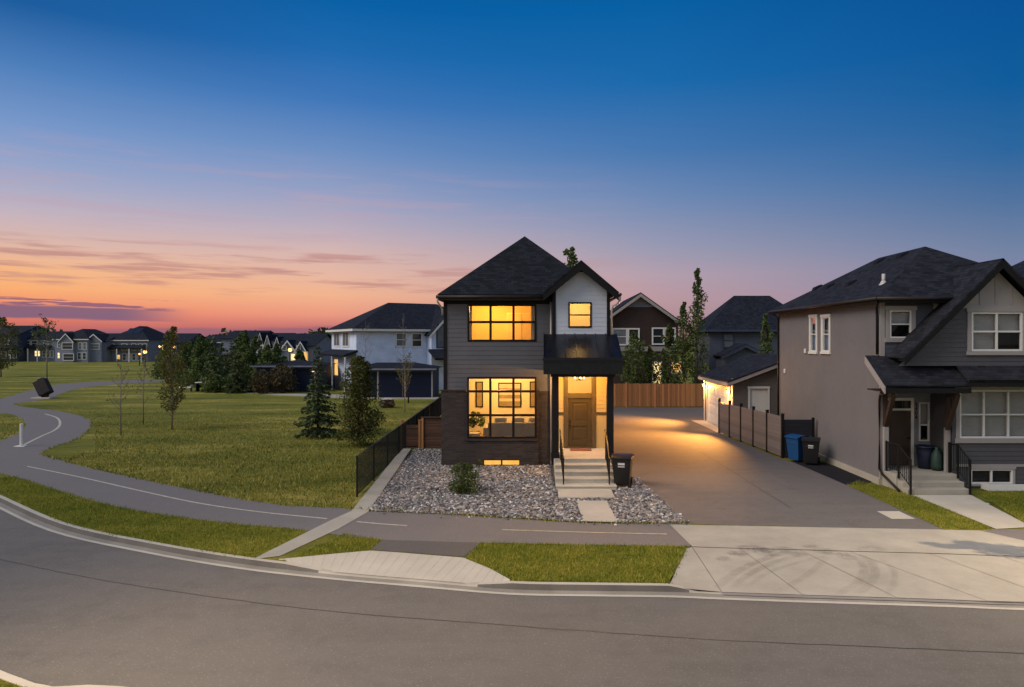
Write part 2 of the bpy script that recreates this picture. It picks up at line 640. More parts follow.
def emis(name, col, s):
    m = bpy.data.materials.new(name); m.use_nodes = True
    n = NT(m.node_tree)
    out = n.new("ShaderNodeOutputMaterial")
    e = n.new("ShaderNodeEmission"); e.inputs[0].default_value = (*col, 1); e.inputs[1].default_value = s
    n.t.links.new(e.outputs[0], out.inputs[0])
    return m


def lit_pane(name, ca, cb, s):
    """a lit window seen from far: uneven warm glow with dim shapes behind"""
    m = bpy.data.materials.new(name); m.use_nodes = True
    n = NT(m.node_tree)
    out = n.new("ShaderNodeOutputMaterial")
    e = n.new("ShaderNodeEmission"); e.inputs[1].default_value = s
    v = vec(n, "Object", (2.0, 2.0, 0.9))
    n.set(e.inputs[0], n.ramp(n.noise(v, 1.6, 2), [(0.35, (*ca, 1)), (0.65, (*cb, 1))]))
    n.t.links.new(e.outputs[0], out.inputs[0])
    return m


MT = {}
MT["asphalt_road"] = asphalt("asphalt_road", (0.126, 0.116, 0.106), 0.36, 0.5)
MT["asphalt_path"] = asphalt("asphalt_path", (0.166, 0.152, 0.146), 0.16, 0.35)
MT["asphalt_dark"] = asphalt("asphalt_dark", (0.100, 0.093, 0.088), 0.2, 0.4)
MT["asphalt_lane"] = asphalt("asphalt_lane", (0.120, 0.110, 0.105), 0.42, 0.55)
MT["concrete"] = concrete("concrete", (0.36, 0.335, 0.285), 0.2)
MT["concrete_light"] = concrete("concrete_light", (0.43, 0.40, 0.345), 0.14)
MT["concrete_dark"] = concrete("concrete_dark", (0.22, 0.205, 0.19))
MT["kerb_dark"] = concrete("kerb_dark", (0.125, 0.115, 0.108), 0.3)  # darker concrete tone for the upright kerb face
MT["gutter_dark"] = concrete("gutter_dark", (0.235, 0.22, 0.195), 0.3)  # darker concrete tone for the gutter pan, beside its pale lip
MT["paint"] = M("line_paint", (0.44, 0.41, 0.34), 0.7, 0.4, 6)
MT["paint_yellow"] = M("line_paint_cream", (0.40, 0.34, 0.23), 0.7, 0.4, 6)
MT["seam"] = M("tar_seam", (0.055, 0.05, 0.046), 0.5, 0.2, 4)


def stain_mat(name, col, cover, scale, hardness=0.2):
    m, n, b, out = new_mat(name)
    v = vec(n, "Object")
    uv = n.new("ShaderNodeUVMap"); uv.uv_map = "fade"
    sp_ = n.new("ShaderNodeSeparateXYZ"); n.t.links.new(uv.outputs[0], sp_.inputs[0])
    f = n.math("MULTIPLY", sp_.outputs[0], n.mapr(n.math("ADD", n.math("MULTIPLY", n.noise(v, scale, 5, .7), .7), n.math("MULTIPLY", n.noise(v, scale * 7, 3, .7), .3)), .5 - hardness, .5 + hardness))
    b.inputs["Base Color"].default_value = (*col, 1); b.inputs["Roughness"].default_value = .8
    t_ = n.new("ShaderNodeBsdfTransparent"); mx = n.new("ShaderNodeMixShader")
    n.set(mx.inputs[0], n.math("MULTIPLY", f, cover, clamp=True))
    n.t.links.new(t_.outputs[0], mx.inputs[1]); n.t.links.new(b.outputs[0], mx.inputs[2]); n.t.links.new(mx.outputs[0], out.inputs[0])
    return m


MT["tyre_mark"] = stain_mat("tyre_mark", (0.15, 0.14, 0.13), 0.30, 3.5)
MT["oil_stain"] = stain_mat("oil_stain", (0.07, 0.066, 0.064), 0.75, 4.0, 0.10)
MT["lawn"] = grass_mat("lawn_grass", [(0.39, (0.056, 0.075, 0.014, 1)), (0.44, (0.128, 0.142, 0.022, 1)), (0.54, (0.219, 0.211, 0.036, 1)), (0.60, (0.394, 0.332, 0.085, 1))])
MT["verge"] = grass_mat("verge_grass", [(0.34, (0.069, 0.090, 0.010, 1)), (0.48, (0.167, 0.171, 0.016, 1)), (0.64, (0.347, 0.287, 0.053, 1))], 0.5)
MT["blade"] = leaf_mat("grass_blade", [(0.2, (0.064, 0.109, 0.010, 1)), (0.5, (0.174, 0.215, 0.018, 1)), (0.78, (0.412, 0.358, 0.072, 1))], 0.35, 0.9)
MT["blade_dry"] = leaf_mat("grass_blade_dry", [(0.25, (0.075, 0.104, 0.016, 1)), (0.5, (0.218, 0.217, 0.032, 1)), (0.72, (0.486, 0.400, 0.100, 1))], 0.35, 0.35)
MT["soil"] = M("soil", (0.06, 0.05, 0.042), 0.95, 0.3, 5, bmp=0.5)
MT["black_gravel"] = M("black_gravel", (0.018, 0.018, 0.022), 0.9, 0.6, 14, spec=0.1, bmp=1.0, bscale=40)

MT["siding"] = M("grey_siding", (0.108, 0.106, 0.120), 0.55, 0.12, 1.5, kind="Object")
MT["siding_white"] = M("white_siding", (0.54, 0.57, 0.66), 0.5, 0.05, 1.5)
MT["brick"] = brick("dark_brick", (0.033, 0.026, 0.026))
MT["shingle"] = shingle("charcoal_shingle", (0.0125, 0.0145, 0.020))
MT["shingle_r"] = shingle("grey_shingle", (0.018, 0.019, 0.025))
MT["shingle_far"] = shingle("blue_shingle", (0.014, 0.017, 0.026))
MT["trim_dark"] = M("dark_trim", (0.009, 0.008, 0.009), 0.6, 0.15, 3, spec=0.2)
MT["trim_brown"] = M("brown_fascia", (0.026, 0.018, 0.014), 0.5, 0.15, 3, spec=0.3)
MT["trim_white"] = M("white_trim", (0.66, 0.65, 0.63), 0.5, 0.06, 3)
MT["downspout"] = M("pale_downspout", (0.45, 0.42, 0.40), 0.45, 0.08, 3)
MT["metal_roof"] = M("black_metal_roof", (0.009, 0.010, 0.015), 0.34, 0.1, 2, metal=0.3)
MT["frame"] = M("bronze_frame", (0.012, 0.006, 0.005), 0.5, 0.1, 3, spec=0.2)
MT["glass"] = glass_mat("clear_glass", (0.97, 0.97, 0.97), 0.7)
MT["glass_dark"] = M("dark_glass", (0.022, 0.028, 0.036), 0.06, 0.1, 1.0, spec=0.8)
MT["room"] = M("warm_room_paint", (0.62, 0.55, 0.42), 0.8, 0.04, 1)
MT["room_floor"] = boards("room_floor", (0.30, 0.19, 0.10), 0.15)
MT["door"] = M("brown_door", (0.055, 0.038, 0.013), 0.42, 0.12, 3)
MT["door_trim"] = M("door_trim", (0.075, 0.054, 0.024), 0.5, 0.1, 3)
MT["porch_siding"] = M("porch_siding", (0.46, 0.35, 0.16), 0.6, 0.06, 2)
MT["black_metal"] = M("black_metal", (0.009, 0.009, 0.010), 0.45, 0.15, 8, metal=0.2, spec=0.3)
MT["bin_black"] = M("black_plastic", (0.006, 0.006, 0.007), 0.38, 0.2, 6)
MT["bin_blue"] = M("blue_plastic", (0.006, 0.06, 0.19), 0.42, 0.15, 6)
MT["rubber"] = M("rubber", (0.012, 0.012, 0.012), 0.8, 0.2, 8)
MT["label_white"] = M("label_white", (0.55, 0.55, 0.57), 0.6, 0.2, 12)
MT["cedar"] = boards("cedar_boards", (0.36, 0.165, 0.062), 0.14, True, 0.008, 0.5)
MT["cedar_h"] = boards("cedar_boards_flat", (0.095, 0.044, 0.024), 0.14, False, 0.008, 0.4)
MT["grey_boards"] = boards("grey_composite_boards", (0.165, 0.146, 0.140), 0.155, False, 0.006, 0.22)
MT["fence_black"] = boards("black_fence_boards", (0.006, 0.008, 0.016), 0.155, False, 0.006, 0.3)
MT["stucco"] = M("taupe_stucco", (0.150, 0.143, 0.150), 0.9, 0.08, 0.7, bmp=0.6, bscale=35)
MT["siding_slate"] = M("slate_siding", (0.062, 0.068, 0.088), 0.6, 0.07, 1.5)
MT["siding_taupe"] = M("taupe_siding", (0.064, 0.061, 0.070), 0.6, 0.07, 1.5)
MT["panel_pale"] = M("pale_panel", (0.30, 0.275, 0.27), 0.6, 0.05, 1.5)
MT["blind"] = lap_bump("window_blind", (0.46, 0.455, 0.44), 0.05)
MT["dark_room"] = M("dark_room", (0.03, 0.032, 0.036), 0.9, 0.2, 1)
MT["wood_brace"] = boards("brown_timber", (0.032, 0.016, 0.011), 0.3, True, 0.001, 0.3)
MT["door_dark"] = M("dark_brown_door", (0.055, 0.030, 0.020), 0.45, 0.12, 3)
MT["bark"] = M("tree_bark", (0.07, 0.052, 0.040), 0.95, 0.3, 12, bmp=0.6, bscale=30)
MT["bark_pale"] = M("pale_bark", (0.17, 0.145, 0.12), 0.95, 0.3, 12, bmp=0.5)
MT["leaf"] = leaf_mat("leaf_green", [(0.15, (0.043, 0.076, 0.020, 1)), (0.5, (0.085, 0.128, 0.037, 1)), (0.85, (0.166, 0.209, 0.061, 1))])
MT["leaf_olive"] = leaf_mat("leaf_olive", [(0.15, (0.048, 0.056, 0.013, 1)), (0.5, (0.098, 0.104, 0.024, 1)), (0.85, (0.183, 0.180, 0.048, 1))])
MT["leaf_brown"] = leaf_mat("leaf_russet", [(0.15, (0.043, 0.029, 0.017, 1)), (0.5, (0.082, 0.063, 0.031, 1)), (0.85, (0.115, 0.103, 0.048, 1))])
MT["needle"] = leaf_mat("spruce_needle", [(0.15, (0.035, 0.056, 0.025, 1)), (0.5, (0.069, 0.101, 0.039, 1)), (0.85, (0.142, 0.172, 0.064, 1))], 0.1)
MT["leaf_bush"] = leaf_mat("bush_leaf", [(0.15, (0.029, 0.047, 0.010, 1)), (0.5, (0.065, 0.091, 0.018, 1)), (0.85, (0.130, 0.156, 0.039, 1))])


# ------------------------------------------------------------------ ground, road, paths
def in_poly(P, poly):
    x, y = P[:, 0], P[:, 1]
    ins = np.zeros(len(P), bool)
    n = len(poly)
    for i in range(n):
        x1, y1 = poly[i]; x2, y2 = poly[(i + 1) % n]
        cnd = ((y1 > y) != (y2 > y))
        with np.errstate(divide="ignore", invalid="ignore"):
            ins ^= cnd & (x < (x2 - x1) * (y - y1) / (y2 - y1 + 1e-12) + x1)
    return ins


def scatter(poly, density, holes=()):
    a = np.array(poly)
    lo, hi = a.min(0), a.max(0)
    n = int((hi[0] - lo[0]) * (hi[1] - lo[1]) * density)
    P = RNG.random((n, 2)) * (hi - lo) + lo
    k = in_poly(P, poly)
    for h in holes: k &= ~in_poly(P, h)
    return P[k]


def blades(name, P, h0, h1, wd_, mat, z=0.0, label=None):
    n = len(P)
    a = RNG.random(n) * 2 * np.pi
    h = h0 + (h1 - h0) * RNG.random(n)
    d = np.stack([np.cos(a), np.sin(a)], 1) * (wd_ * (0.6 + 0.8 * RNG.random(n)))[:, None] * 0.5
    lean = RNG.normal(0, 0.45, (n, 2)) * h[:, None]
    V = np.zeros((n, 3, 3))
    V[:, 0, :2] = P - d; V[:, 1, :2] = P + d; V[:, 2, :2] = P + lean
    V[:, 0, 2] = z - 0.005; V[:, 1, 2] = z - 0.005; V[:, 2, 2] = z + h
    o = np_mesh(name, V, 3, mat)
    tag(o, label, "grass", kind="stuff")
    return o


def off(line, d):
    """offset a 2D polyline to its right-hand side (towards the road) by d"""
    out = []
    for i, p in enumerate(line):
        a = line[max(i - 1, 0)]; b = line[min(i + 1, len(line) - 1)]
        tx, ty = b[0] - a[0], b[1] - a[1]
        l = math.hypot(tx, ty)
        out.append((p[0] + ty / l * d, p[1] - tx / l * d))
    return out


def strip(name, la, lb, za, zb, mat, kind="structure"):
    m_ = MB()
    for i in range(len(la) - 1):
        m_.face([(*lb[i], zb), (*lb[i + 1], zb), (*la[i + 1], za), (*la[i], za)])
    return tag(m_.build(name, mat), kind=kind)


ZR = -0.12                                            # road level
KP = [G(0, 495), G(66, 523), G(159, 543), G(252, 558), G(340, 567.5), G(430, 575), G(512, 581.5), G(590, 583), G(668, 584),
      G(719, 586), G(807, 589), G(942, 593), G(1024, 596)]
K = [(-60, 54), (-30, 31.5), (-22, 25.2)] + KP + [(14, 12.6), (24, 11.4)]
K = cr(K, 5)
kidx = lambda p: min(range(len(K)), key=lambda i: (K[i][0] - p[0]) ** 2 + (K[i][1] - p[1]) ** 2)
iF0, iF1 = kidx(G(282, 561.5)), kidx(G(512, 581.5))   # dropped kerb at the pedestrian ramp
iD0, iD1 = kidx(G(668, 584)), kidx((12.5, 12.7))      # dropped kerb at the driveway
fan_top = [G(284, 558.8), G(310, 556.4), G(338, 553.5), G(370, 550.8), G(463, 557.8)]
drv_top = [G(692, 547), G(1000, 556)]
gpoly = [(-3000, 2900)] + [(-1200, 1000)] + K[:iF0 + 1] + fan_top + K[iF1:iD0 + 1] + [G(687, 549.5), drv_top[0], drv_top[1], (13.0, 15.0)] + K[iD1:] \
    + [(60, 8.5), (1500, -60), (4000, 200), (4000, 4500), (-3000, 4500)]
m_ = MB(); m_.sheet(gpoly, 0.0)
tag(m_.build("ground", MT["lawn"]), kind="structure")
KN = [(-40, 31.0), (-24, 20.8), (-14.5, 13.8), (-7.8, 9.75), (-5.9, 9.35), (-2, 8.7), (4, 8.2), (12, 8.0), (24, 7.2)]
KN = cr(KN, 5)
m_ = MB(); m_.sheet(KN + [(60, 4.5), (1500, -120), (1500, -800), (-1500, -800), (-1500, 900), (-200, 130)], 0.0)
tag(m_.build("near_lawn", MT["verge"]), kind="structure")
m_ = MB(); m_.sheet([(-200, 190), (-60, 66), (-22, 30), (-16, 22), (-6, 16), (3, 14.5), (14, 14), (60, 10), (60, 2), (24, 5), (0, 6.5), (-9, 8), (-24, 18), (-60, 42), (-200, 140)], ZR)
tag(m_.build("road", MT["asphalt_road"]), kind="structure")


def dropped(i):
    """kerb height factor along K: 1 full, 0 dropped"""
    v = 1.0
    for a, b in ((iF0, iF1), (iD0, iD1)):
        if a <= i <= b: v = min(v, max(0.0, 1 - min(i - a, b - i) / 3.0))
    return v


def kerb(name, line, drop, side=1):
    la, lb, lc, le, ld = line, off(line, 0.13 * side), off(line, 0.16 * side), off(line, 0.31 * side), off(line, 0.40 * side)
    k, g = MB(), MB()
    for i in range(len(line) - 1):
        z0 = [0.012 * drop(j) + (ZR + 0.03) * (1 - drop(j)) for j in (i, i + 1)]
        zg = ZR + 0.022
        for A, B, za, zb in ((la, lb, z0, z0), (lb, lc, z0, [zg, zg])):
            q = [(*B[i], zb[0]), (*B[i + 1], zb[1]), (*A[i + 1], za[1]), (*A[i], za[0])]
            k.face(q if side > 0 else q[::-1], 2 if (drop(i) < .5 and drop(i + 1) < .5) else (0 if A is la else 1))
        pan_mi = 1
        for A, B, za, zb, mi in ((lc, le, zg, ZR + .010, pan_mi), (le, ld, ZR + .010, ZR + .006, 0)):
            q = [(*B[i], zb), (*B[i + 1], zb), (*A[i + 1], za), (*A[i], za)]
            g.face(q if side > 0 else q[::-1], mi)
        q = [(*la[i], z0[0]), (*la[i + 1], z0[1]), (*la[i + 1], -0.3), (*la[i], -0.3)]
        k.face(q)
    tag(k.build(name, [MT["concrete_light"], MT["kerb_dark"], MT["concrete"]]), kind="structure")
    tag(g.build("gutter", [MT["concrete_light"], MT["gutter_dark"]] if side > 0 else [MT["asphalt_road"]] * 2), kind="structure")


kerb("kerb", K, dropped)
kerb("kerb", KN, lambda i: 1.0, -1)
# tar seam along the carriageway
seam = cr([G(-40, 551, ZR), G(0, 559, ZR), G(66, 573, ZR), G(133, 585, ZR), G(230, 599, ZR), G(340, 612, ZR), G(520, 626, ZR), G(700, 638.6, ZR), G(860, 646, ZR), G(1024, 653, ZR), G(1100, 655, ZR)], 8)
seam = [(x + RNG.normal(0, 0.008), y + RNG.normal(0, 0.006)) for x, y in seam]
strip("road_seam", seam, off(seam, 0.024), ZR + 0.004, ZR + 0.004, MT["seam"])

# paved path through the park and in front of the lot
near_edge = cr([G(-60, 462), G(0, 473), G(100, 503), G(199, 520), G(299, 530), G(383, 540), G(480, 543), G(686, 546.5)], 6)
near_edge2 = [G(690, 547)]
far_edge = cr([G(691, 524), G(582, 523), G(470, 516), G(375, 511), G(340, 508), G(266, 503), G(159, 483), G(100, 470), G(60, 460), G(43, 452), G(81, 437), G(91, 424),
               G(86, 418), G(63.5, 412), G(25, 407), G(13, 404.5)], 6)
far_loop = cr([G(15, 403.5), G(46, 399), G(76, 389), G(114, 384.5), G(162, 382), G(215, 380.5), G(300, 379.5)], 5)
far_back = cr([G(300, 377.5), G(215, 377.8), G(162.5, 378.7), G(112, 381), G(53, 385), G(0, 399), G(-40, 407)], 5)
left_isl = cr([G(-40, 415), G(0, 413.5), G(15, 415.5), G(25, 422), G(23, 429.5), G(0, 441), G(-60, 452)], 5)
ppoly = near_edge + near_edge2 + far_edge + far_loop + far_back + left_isl
m_ = MB(); m_.sheet(ppoly, 0.006)
tag(m_.build("path", MT["asphalt_path"]), kind="structure")
m_ = MB(); m_.sheet([G(382, 540), G(481, 543), G(464, 557), G(371, 550)], 0.008)
tag(m_.build("path_link", MT["asphalt_dark"]), kind="structure")


def dash(px, name="path_marking", wdt=0.075, z=0.012, mat="paint"):
    l = cr([G(*p) for p in px], 6)
    strip(name, off(l, -wdt / 2), off(l, wdt / 2), z, z, MT[mat])


dash([(27, 466.5), (83, 478), (140, 491), (199, 503.5), (262, 512.5), (327, 519)])
dash([(357, 522), (382, 524.3), (407, 526)])
dash([(502, 530), (580, 532.5), (667, 534.5)], mat="paint_yellow")
dash([(24, 445), (40, 437), (55, 430), (60, 424), (57, 418), (45, 414)], wdt=0.12)

# concrete strip and edging beside the fence
m_ = MB(); m_.sheet([G(252, 560), G(280, 556.5), G(339, 529), G(368.5, 512), G(352, 511), G(330, 521)], 0.014)
tag(m_.build("concrete_strip", MT["concrete"]), kind="structure")
e0, e1 = [G(352, 511.2), G(402, 452)], [G(368.5, 512), G(411, 452)]
m_ = MB()
m_.hexa([(*e0[0], -.2), (*e1[0], -.2), (*e1[1], -.2), (*e0[1], -.2), (*e0[0], .03), (*e1[0], .03), (*e1[1], .15), (*e0[1], .15)])
tag(m_.build("concrete_edging", MT["concrete"]), kind="structure")

# pedestrian ramp with grooves (falls to the gutter)
def ramp_z(p):
    """fall from the path level at the top edge to the gutter along K"""
    d = min(math.hypot(p[0] - q[0], p[1] - q[1]) for q in K)
    return ZR + 0.034 + min(d / 0.75, 1.0) * (0.008 - ZR - 0.034)


fan = K[iF0:iF1 + 1]
m_ = MB()
top = [G(278, 559.6), G(310, 556.6), G(338, 553.8), G(370, 551), G(400, 553), G(430, 555.5), G(463, 558), G(490, 569), G(510, 580)]
NF = 24
def along(line, t):
    L = [0]
    for a, b in zip(line, line[1:]): L.append(L[-1] + math.hypot(b[0] - a[0], b[1] - a[1]))
    s = t * L[-1]
    for i in range(len(line) - 1):
        if s <= L[i + 1] + 1e-9:
            q = (s - L[i]) / max(L[i + 1] - L[i], 1e-9)
            return (line[i][0] + (line[i + 1][0] - line[i][0]) * q, line[i][1] + (line[i + 1][1] - line[i][1]) * q)
    return line[-1]
fan = off(fan, 0.06)
for i in range(NF):
    t0, t1 = i / NF, (i + 1) / NF
    a, b = along(fan, t0 + 0.035 / NF), along(fan, t1 - 0.035 / NF)
    c_, d_ = along(top, t1 - 0.035 / NF), along(top, t0 + 0.035 / NF)
    e_, f_ = along(fan, t1 + 0.035 / NF) if i < NF - 1 else b, along(top, t1 + 0.035 / NF) if i < NF - 1 else c_
    zt = 0.012
    m_.face([(*a, ZR + 0.04), (*b, ZR + 0.04), (*c_, zt), (*d_, zt)])
    if i < NF - 1:
        m_.face([(*b, ZR + 0.038), (*e_, ZR + 0.038), (*f_, zt - .003), (*c_, zt - .003)])
tag(m_.build("pedestrian_ramp", MT["concrete_light"]), kind="structure")

# driveway slab
joint = [G(692, 547), G(740, 548.6), G(800, 550), G(850, 551.5), G(930, 553.5), G(1000, 556), (13.0, 14.95)]
dtop = [G(670, 525), G(806, 527.5), G(944, 530), G(980, 531), G(1024, 541), (13.0, 15.2)]
bott = [along(off(K[iD0:iD1 + 1], 0.1), t) for t in (0, .12, .3, .5, .68, .85, 1)]
m_ = MB()
m_.sheet(dtop + joint[::-1], 0.012)
wing0 = G(686.5, 549)
zb = ZR + 0.042
jb = joint
tt = [0.10, 0.25, 0.42, 0.58, 0.72, 0.86, 1.0]
bk = [along(off(K[iD0:iD1 + 1], 0.1), t) for t in tt]
for i in range(len(jb) - 1):
    gap = 0.008
    a, b, c_, d_ = bk[i], bk[i + 1], jb[i + 1], jb[i]
    m_.face([(a[0] + gap, a[1], zb), (b[0] - gap, b[1], zb), (c_[0] - gap, c_[1] - 0.02, 0.004), (d_[0] + gap, d_[1] - 0.02, 0.004)])
w0 = along(off(K[iD0:iD1 + 1], 0.1), 0.0)
m_.face([(*w0, -0.02), (bk[0][0] - .006, bk[0][1], zb), (jb[0][0] - .006, jb[0][1] - .02, 0.004), (*wing0, 0.006)])
tag(m_.build("driveway", MT["concrete"]), kind="structure")
m_ = MB()
m_.sheet([(x, y - 0.12) for x, y in bk] + [(x, y) for x, y in jb[::-1]], 0, zfn=lambda x, y: -0.016 if y > 14.2 else zb - 0.012)
tag(m_.build("driveway_joint", MT["concrete_dark"]), kind="structure")


def dz_drive(x, y):
    k0 = min(K, key=lambda q: abs(q[0] - x))
    j = np.interp(x, [p[0] for p in jb], [p[1] for p in jb])
    kb = np.interp(x, [p[0] for p in bk], [p[1] for p in bk])
    t = np.clip((y - kb) / max(j - kb, 1e-6), 0, 1)
    return zb + (0.004 - zb) * t


def fade_sheet(name, grid, fade, mat, dz):
    """grid of 2D points [i][j] with coverage fade[i][j], lying on the slab"""
    ni, nj = len(grid), len(grid[0])
    me = bpy.data.meshes.new(name)
    vs2 = [(*p, (dz_drive(*p) if dz is None else dz) + .004) for r_ in grid for p in r_]
    fs = [(i * nj + j, (i + 1) * nj + j, (i + 1) * nj + j + 1, i * nj + j + 1) for i in range(ni - 1) for j in range(nj - 1)]
    me.from_pydata(vs2, [], fs)
    lay = me.uv_layers.new(name="fade")
    fl_ = [q for r_ in fade for q in r_]
    for l in me.loops: lay.data[l.index].uv = (fl_[l.vertex_index], 0)
    me.materials.append(MT[mat]); me.update()
    o = bpy.data.objects.new(name, me); COL.objects.link(o)
    return tag(o, kind="structure")


def skid(px, wdt, k=1.0):
    l = cr([G(*p) for p in px], 8)
    rows = [off(l, wdt * q) for q in (-.5, -.3, 0, .3, .5)]
    n = len(l)
    grid = [[rows[j][i] for j in range(5)] for i in range(n)]
    fade = [[(0, .8, 1, .8, 0)[j] * math.sin(math.pi * (i + .3) / n) ** .6 * k for j in range(5)] for i in range(n)]
    fade_sheet("tyre_mark", grid, fade, "tyre_mark", None)


def blot(px, py, rx, ry, k=1.0):
    c0 = G(px, py); rr = (0, .35, .7, 1)
    grid = [[(c0[0] + rx * q * math.cos(a * .5236), c0[1] + ry * q * math.sin(a * .5236)) for a in range(13)] for q in rr]
    fade_sheet("oil_stain", grid, [[(1, .9, .55, 0)[i] * k] * 13 for i in range(4)], "oil_stain", None if py > 552 else .009)


skid([(716, 585), (726, 577), (742, 567), (762, 559), (785, 553), (800, 551)], 0.24)
skid([(732, 586), (744, 575), (762, 566), (782, 559), (808, 554)], 0.20, .9)
skid([(748, 583), (768, 571), (796, 562), (824, 556)], 0.14, .6)
skid([(858, 590), (870, 580), (875, 569), (868, 559), (856, 554)], 0.24, .9)
skid([(838, 590), (856, 581), (864, 570), (860, 560), (848, 555)], 0.22, .9)
skid([(776, 588), (800, 577), (818, 565), (826, 556)], 0.20, .6)
skid([(886, 592), (894, 580), (893, 568), (880, 558)], 0.16, .6)
for a in ((752, 549, .42, .34, .6), (766, 552, .36, .42, .55), (738, 553, .32, .26, .5), (783, 550, .34, .3, .5), (797, 554, .25, .25, .35), (724, 558, .22, .22, .4), (826, 552, .34, .3, .4), (846, 556, .25, .3, .4), (869, 549, .45, .3, .3), (812, 547, .3, .2, .3)): blot(*a)

# lane beside the house
lane = [G(690.5, 524), (2.95, 21.6), (2.75, 24.2), (2.72, 38.5), (-3.5, 38.5), (-3.5, 49.3), (12.4, 49.3), (10.4, 41.4), (9.15, 36), (9.7, 28.2), G(795, 463), G(853, 484), G(944, 530), G(806, 527)]
lane = [G(690.5, 524), G(652, 492), G(640, 480), (2.75, 24.6)] + lane[3:]
m_ = MB(); m_.sheet(lane, 0.004)
tag(m_.build("lane", MT["asphalt_lane"]), kind="structure")
strip("lane_seam", [G(790, 508), G(700, 452)], off([G(790, 508), G(700, 452)], 0.05), 0.009, 0.009, MT["asphalt_dark"])
m_ = MB(); m_.sheet([(9.2, 35.2), (9.83, 35.2), (9.83, 41.2), (9.0, 41.2)], 0.016)
tag(m_.build("garage_apron", MT["concrete_light"]), kind="structure")
# asphalt walk right of the driveway, then lawn and front walk of the right-hand house
m_ = MB(); m_.sheet([G(980, 531.5), G(996, 529.5), G(1060, 529.5), (14.5, 15.3), (13.05, 15.25), G(1024, 541.6)], 0.008)
tag(m_.build("path", MT["asphalt_path"]), kind="structure")
rl1 = [G(846, 485), G(858, 481), G(902, 491), G(914, 496), G(993, 529), G(944, 529.7)]
rl2 = [G(975, 491.5), G(1100, 491), G(1100, 528), G(1030, 527)]
m_ = MB(); m_.sheet(rl1, 0.010); m_.sheet(rl2, 0.010)
tag(m_.build("front_lawn", MT["verge"]), kind="structure")
m_ = MB(); m_.sheet([G(912, 495.5), G(971, 495.5), G(1032, 527.5), G(996, 529.5)], 0.016); m_.sheet([G(971, 500), G(990, 504), G(984, 506.5), G(975, 505)], 0.018)
tag(m_.build("front_walk", MT["concrete_light"]), kind="structure")
m_ = MB(); m_.sheet([G(790, 461), G(820, 462), G(880, 478), G(866, 485), G(846, 485)], 0.012)
tag(m_.build("foundation_gravel", MT["black_gravel"]), kind="structure")
m_ = MB(); a, b = G(877, 511.5), G(907, 519)
m_.box(a[0], a[0] + 0.62, b[1], a[1], -0.02, 0.011)
tag(m_.build("utility_cover", MT["concrete_light"]), "pale square concrete utility cover set in the asphalt lane", "cover")

# verge patches between kerb and path
v1 = [G(-30, 480)] + K[kidx(G(-5, 493)):kidx(G(256, 558)) + 1] + [G(276, 556)] + [p for p in near_edge[::-1] if -19.5 < p[0] < G(318, 532)[0]]
STRIP = [G(250, 561), G(282, 557), G(341, 529.5), G(372, 512), G(350, 511), G(328, 521)]
v2 = [G(292, 557.6), G(330, 554), G(368, 550.2), G(382, 540), G(344, 534)]
v3 = [G(480, 543.5), G(686, 547), G(668, 583.5), G(590, 582.5), G(514, 580.5), G(466, 558)]
m_ = MB()
for q in (v1, v2, v3): m_.sheet(q, 0.004)
tag(m_.build("verge", MT["verge"]), kind="structure")
def ragged(line, n_, sp_=.05):
    pts = np.array([along(line, t_) for t_ in RNG.random(n_)])
    pts = pts + RNG.normal(0, sp_, pts.shape)
    return pts[~in_poly(pts, STRIP)]


P = np.concatenate([ragged(v1[5:], 1500), ragged([G(480, 543.5), G(686, 547)], 500), ragged([G(686, 547), G(668, 583.5)], 120), ragged([G(512, 580.5), G(668, 583.5)], 260, .03), scatter(v1, 900, [STRIP]), scatter(v2, 1100, [STRIP]), scatter(v3, 1200), scatter(rl1, 900), scatter(rl2, 900)])
blades("grass", P, 0.03, 0.085, 0.016, MT["blade"])
# tufts on the park lawn and on the near corner
lawnp = [G(120, 470), G(175, 486), G(270, 504), G(352, 509), (-5.9, 22), (-6.6, 44), (-22, 58), (-38, 60), G(60, 440), G(95, 424), G(95, 450)]
P = scatter([G(60, 460), G(110, 473), G(175, 487), G(270, 505), G(352, 510), (-5.9, 22), (-6.7, 58), (-45, 58), (-45, 36), G(60, 440), G(95, 424), G(95, 450)], 150, [ppoly, STRIP])
P = np.concatenate([P, ragged([q for q in far_edge if q[1] < 70], 2600, .06)])
keep = RNG.random(len(P)) < np.clip(1.15 - (P[:, 1] - 19) / 26 + RNG.normal(0, .1, len(P)), 0, 1) ** 1.3
P = P[keep]
blades("grass", P, 0.04, 0.13, 0.035, MT["blade_dry"])
P = scatter([(-14, 13.2), (-7.8, 9.6), (-5.9, 9.2), (-2, 8.5), (-2, 7), (-14, 9)], 900)
blades("grass", P, 0.03, 0.08, 0.014, MT["blade"])

